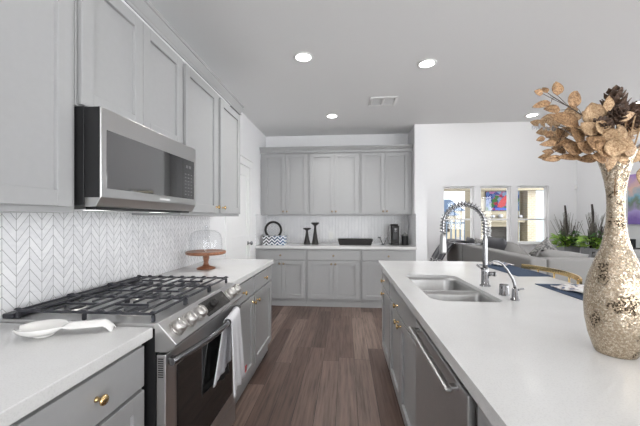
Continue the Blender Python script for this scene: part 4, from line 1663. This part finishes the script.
# two planters with reeds in the corner by the windows
def plant(x, y, lab, seed):
    r = random.Random(seed)
    t = thing('potted_plant', lab, 'potted plant', (x, y, 0), 0, 'potted reeds in the corner')
    b = MB()
    rr = [tray_ring(0.13, 0.13, 0.001), tray_ring(0.17, 0.17, 0.70), tray_ring(0.15, 0.15, 0.70), tray_ring(0.14, 0.14, 0.60)]
    frustum(b, rr)
    b.done('planter', 'planter', t)
    for (mt, n, h0, sp) in (('lime', 170, 0.24, 0.30), ('green', 130, 0.34, 0.25)):
        lf = MB()
        for i in range(n):
            a = r.uniform(0, 2 * PI)
            q_ = r.random() ** 0.6
            off = -0.07 if mt == 'lime' else 0.06
            p = Vector((off + q_ * sp * math.cos(a) * 0.75, -0.04 + q_ * sp * 0.6 * math.sin(a), 0.68 + r.uniform(0, h0)))
            lf.leaf(p, (math.cos(a), math.sin(a), r.uniform(-.2, 1.0)), (0.1, -0.5, 1), r.uniform(.09, .16), r.uniform(.04, .07), 0.3, ns=3)
        lf.done('foliage', mt, t, recalc=False)
    gsm = MB()
    for i in range(60):
        a = r.uniform(0, 2 * PI)
        le = r.uniform(0.60, 0.95)
        d_ = Vector((0.42 * math.cos(a) * r.random(), 0.3 * math.sin(a) * r.random(), 1)).normalized()
        p = Vector((r.uniform(-.08, .08), r.uniform(-.08, .08), 0.55))
        gsm.tube([p, p + d_ * le * .5, p + d_ * le + Vector((d_.x * .08, 0, 0))], [0.007, 0.006, 0.003], 4)
    gsm.done('grass_stems', 'grass', t)
    cat = MB()
    cat.tube([(0.0, 0, 0.54), (-0.01, 0, 1.0), (-0.03, 0, 1.45), (-0.05, 0, 1.64)], [0.016, 0.02, 0.024, 0.018], 8)
    cat.tube([(0.05, 0, 0.54), (0.10, 0, 0.9), (0.16, 0, 1.16)], [0.014, 0.02, 0.012], 8)
    cat.tube([(-0.05, 0, 0.54), (-0.10, 0, 0.85), (-0.13, 0, 1.1)], [0.012, 0.014, 0.008], 8)
    cat.done('reeds', 'cattail', t)


plant(6.55, 7.75, 'potted reeds with lime leaves beside the right window', 11)
plant(6.70, 7.15, 'potted reeds with lime leaves partly hidden by the vase neck', 12)

sn = thing('motion_sensor', 'small white motion sensor high in the living room corner', 'sensor', (7.11, YL - 0.001, 2.12))
MB().prism([(-0.03, 0), (0.03, 0), (0.02, -0.045), (-0.02, -0.045)], 'z', -0.05, 0.05, bev=0.006).done('housing', 'white', sn)
MB().box(-0.014, 0.014, -0.048, -0.0455, -0.035, 0.0, 0.001, 1).done('lens', 'ceramic', sn)

pt = thing('landscape_painting', 'purple and teal sunset lake painting on the right wall', 'painting', (XR - 0.001, 6.15, 1.215))
MB().box(-0.035, -0.006, -0.70, 0.70, 0.0, 1.0, 0.002).done('canvas', 'painting', pt)
MB().box(-0.006, 0, -0.69, 0.69, 0.01, 0.99).done('stretcher', 'black', pt)
mc = thing('media_console', 'pale teal console below the painting by the right wall', 'console', (6.93, 6.0, 0))
MB().box(-0.20, 0.20, -0.85, 0.85, 0.10, 0.66, 0.006).done('body', 'white', mc)
MB().box(-0.215, 0.215, -0.87, 0.87, 0.6605, 0.69, 0.004).done('top', 'tealglass', mc)
for i in range(4):
    y = -0.84 + i * 0.42
    MB().box(-0.212, -0.2005, y + 0.006, y + 0.414, 0.12, 0.645, 0.003).done('door', 'tealglass', mc)
for sx in (-0.16, 0.16):
    for sy in (-0.8, 0.8):
        MB().box(sx - 0.02, sx + 0.02, sy - 0.02, sy + 0.02, 0.001, 0.0995).done('leg', 'black', mc)
sp_ = thing('speaker', 'small black speaker on the console under the painting', 'speaker', (6.90, 6.60, 0.6905))
MB().box(-0.08, 0.08, -0.09, 0.09, 0, 0.24, 0.008).done('cabinet_shell', 'black', sp_)
MB().lathe([(0.06, -0.084), (0.055, -0.082), (0.02, -0.076)], 24, (0, 0, 0.10), 'x').done('cone', 'blackmatte', sp_)
bwl = MB().lathe([(0.05, 0), (0.06, 0.02), (0.10, 0.06), (0.13, 0.075), (0.125, 0.078), (0.09, 0.062), (0.02, 0.03)], 30)
tag(bwl.done('bowl', 'blackmatte', loc=(6.90, 6.35, 0.6905)), 'black shallow bowl on the console under the painting', 'bowl')

# ------------------------------------------------------------------ outside the living room windows
struct(MB().box(-12, 40, YL + 0.17, 45, -0.32, -0.20).done('ground', 'concrete'))
fp = thing('patio_fireplace', 'cream stucco outdoor fireplace seen through the middle window', 'fireplace', (6.66, 11.5, -0.2))
MB().box(-0.75, -0.42, 0, 0.8, 0, 3.6).box(0.55, 0.80, 0, 0.8, 0, 3.6).box(-0.42, 0.55, 0, 0.8, 1.25, 3.6).box(-0.42, 0.55, 0, 0.8, 0, 0.45).box(-0.42, 0.55, 0.6, 0.8, 0.45, 1.25).done('chimney_breast', 'cream', fp)
MB().box(-0.42, 0.55, 0.30, 0.599, 0.451, 1.249).done('firebox', 'darkhole', fp)
MB().box(-0.85, 0.90, -0.22, -0.001, 1.40, 1.55, 0.01).done('mantel', 'sand', fp)
tv = thing('outdoor_television', 'flat television showing a flower picture above the patio mantel', 'television', (6.87, 11.44, 1.60))
MB().box(-0.57, 0.57, 0, 0.05, 0, 0.70, 0.004).done('housing', 'black', tv)
MB().box(-0.555, 0.555, -0.003, -0.0005, 0.015, 0.685).done('screen', 'screen', tv)
bd = MB()
bd.prism([(-0.18, 0.14), (-0.04, 0.12), (0.08, 0.18), (0.13, 0.32), (0.17, 0.44), (0.10, 0.56), (0.03, 0.48), (-0.04, 0.42), (-0.12, 0.30)], 'y', -0.005, -0.0035)
m_r = m_emit('red_picture_patch', (0.75, 0.01, 0.02), 0.8)
m_b = m_emit('blue_picture_patch', (0.02, 0.10, 0.75), 0.8)
bd.done('picture_patch', m_r, tv)
MB().box(-0.25, 0.20, -0.005, -0.0035, 0.03, 0.11).done('picture_patch', m_b, tv)
for x, z_, r, lb in ((6.52, 1.35, 0.07, 'grey pot on the patio mantel below the left of the television'), (6.78, 1.35, 0.085, 'dark pot on the patio mantel below the television centre'), (7.44, 1.35, 0.07, 'dark pot at the mantel end seen through the right window')):
    o = MB().lathe([(r * .5, 0), (r, r * .6), (r * .9, r * 1.3), (r * .5, r * 1.6), (r * .4, r * 1.55)], 20)
    tag(o.done('mantel_pot', 'planter', loc=(x, 11.38, z_ + 0.0005)), lb, 'pot', 'pots on the patio mantel')
tag(MB().box(7.58, 7.85, 11.2, 11.7, -0.2, 3.2).done('brick_column', 'brick'), 'cream brick patio column in the right window', 'column')
tag(MB().box(7.95, 12.5, 13.0, 13.3, -0.2, 3.0).done('garden_wall', 'bluesiding'), 'pale blue sided wall beyond the brick column', 'wall')
tag(MB().box(3.0, 13.0, 10.9, 11.15, 2.28, 2.62).done('patio_beam', 'sand'), 'tan patio roof beam across the top of the windows', 'beam')


def house(x, y, w_, d_, hw, hr, lab):
    t = thing('neighbour_house', lab, 'house', (x, y, -0.2), 0, 'houses beyond the patio')
    MB().box(-w_ / 2, w_ / 2, 0, d_, 0, hw).done('walls', 'cream', t)
    MB().prism([(-w_ / 2 - 0.2, hw), (w_ / 2 + 0.2, hw), (0.15 * w_, hw + hr), (-0.15 * w_, hw + hr)], 'y', -0.25, d_ + 0.25).done('roof', 'roof', t)
    for sx in (-0.25, 0.2):
        o = MB().box(sx * w_ - 0.3, sx * w_ + 0.3, -0.05, -0.001, hw - 1.1, hw - 0.3).done('window', 'display', t)
    return t


house(7.65, 22.0, 2.6, 4, 1.75, 0.65, 'slate-roofed house in the left window, lower roof at left')
house(9.6, 27.0, 3.0, 4, 2.2, 0.95, 'slate-roofed house in the left window, higher roof behind')
fn = thing('patio_fence', 'grey-blue picket fence crossing the left window', 'fence', (6.3, 14.5, -0.2))
for i in range(14):
    MB().box(-1.6 + i * 0.2, -1.6 + i * 0.2 + 0.05, 0, 0.04, 0, 1.50).done('picket', 'fence', fn)
MB().box(-1.65, 1.1, 0.0405, 0.08, 1.30, 1.38).box(-1.65, 1.1, 0.0405, 0.08, 0.3, 0.38).done('rail', 'fence', fn)
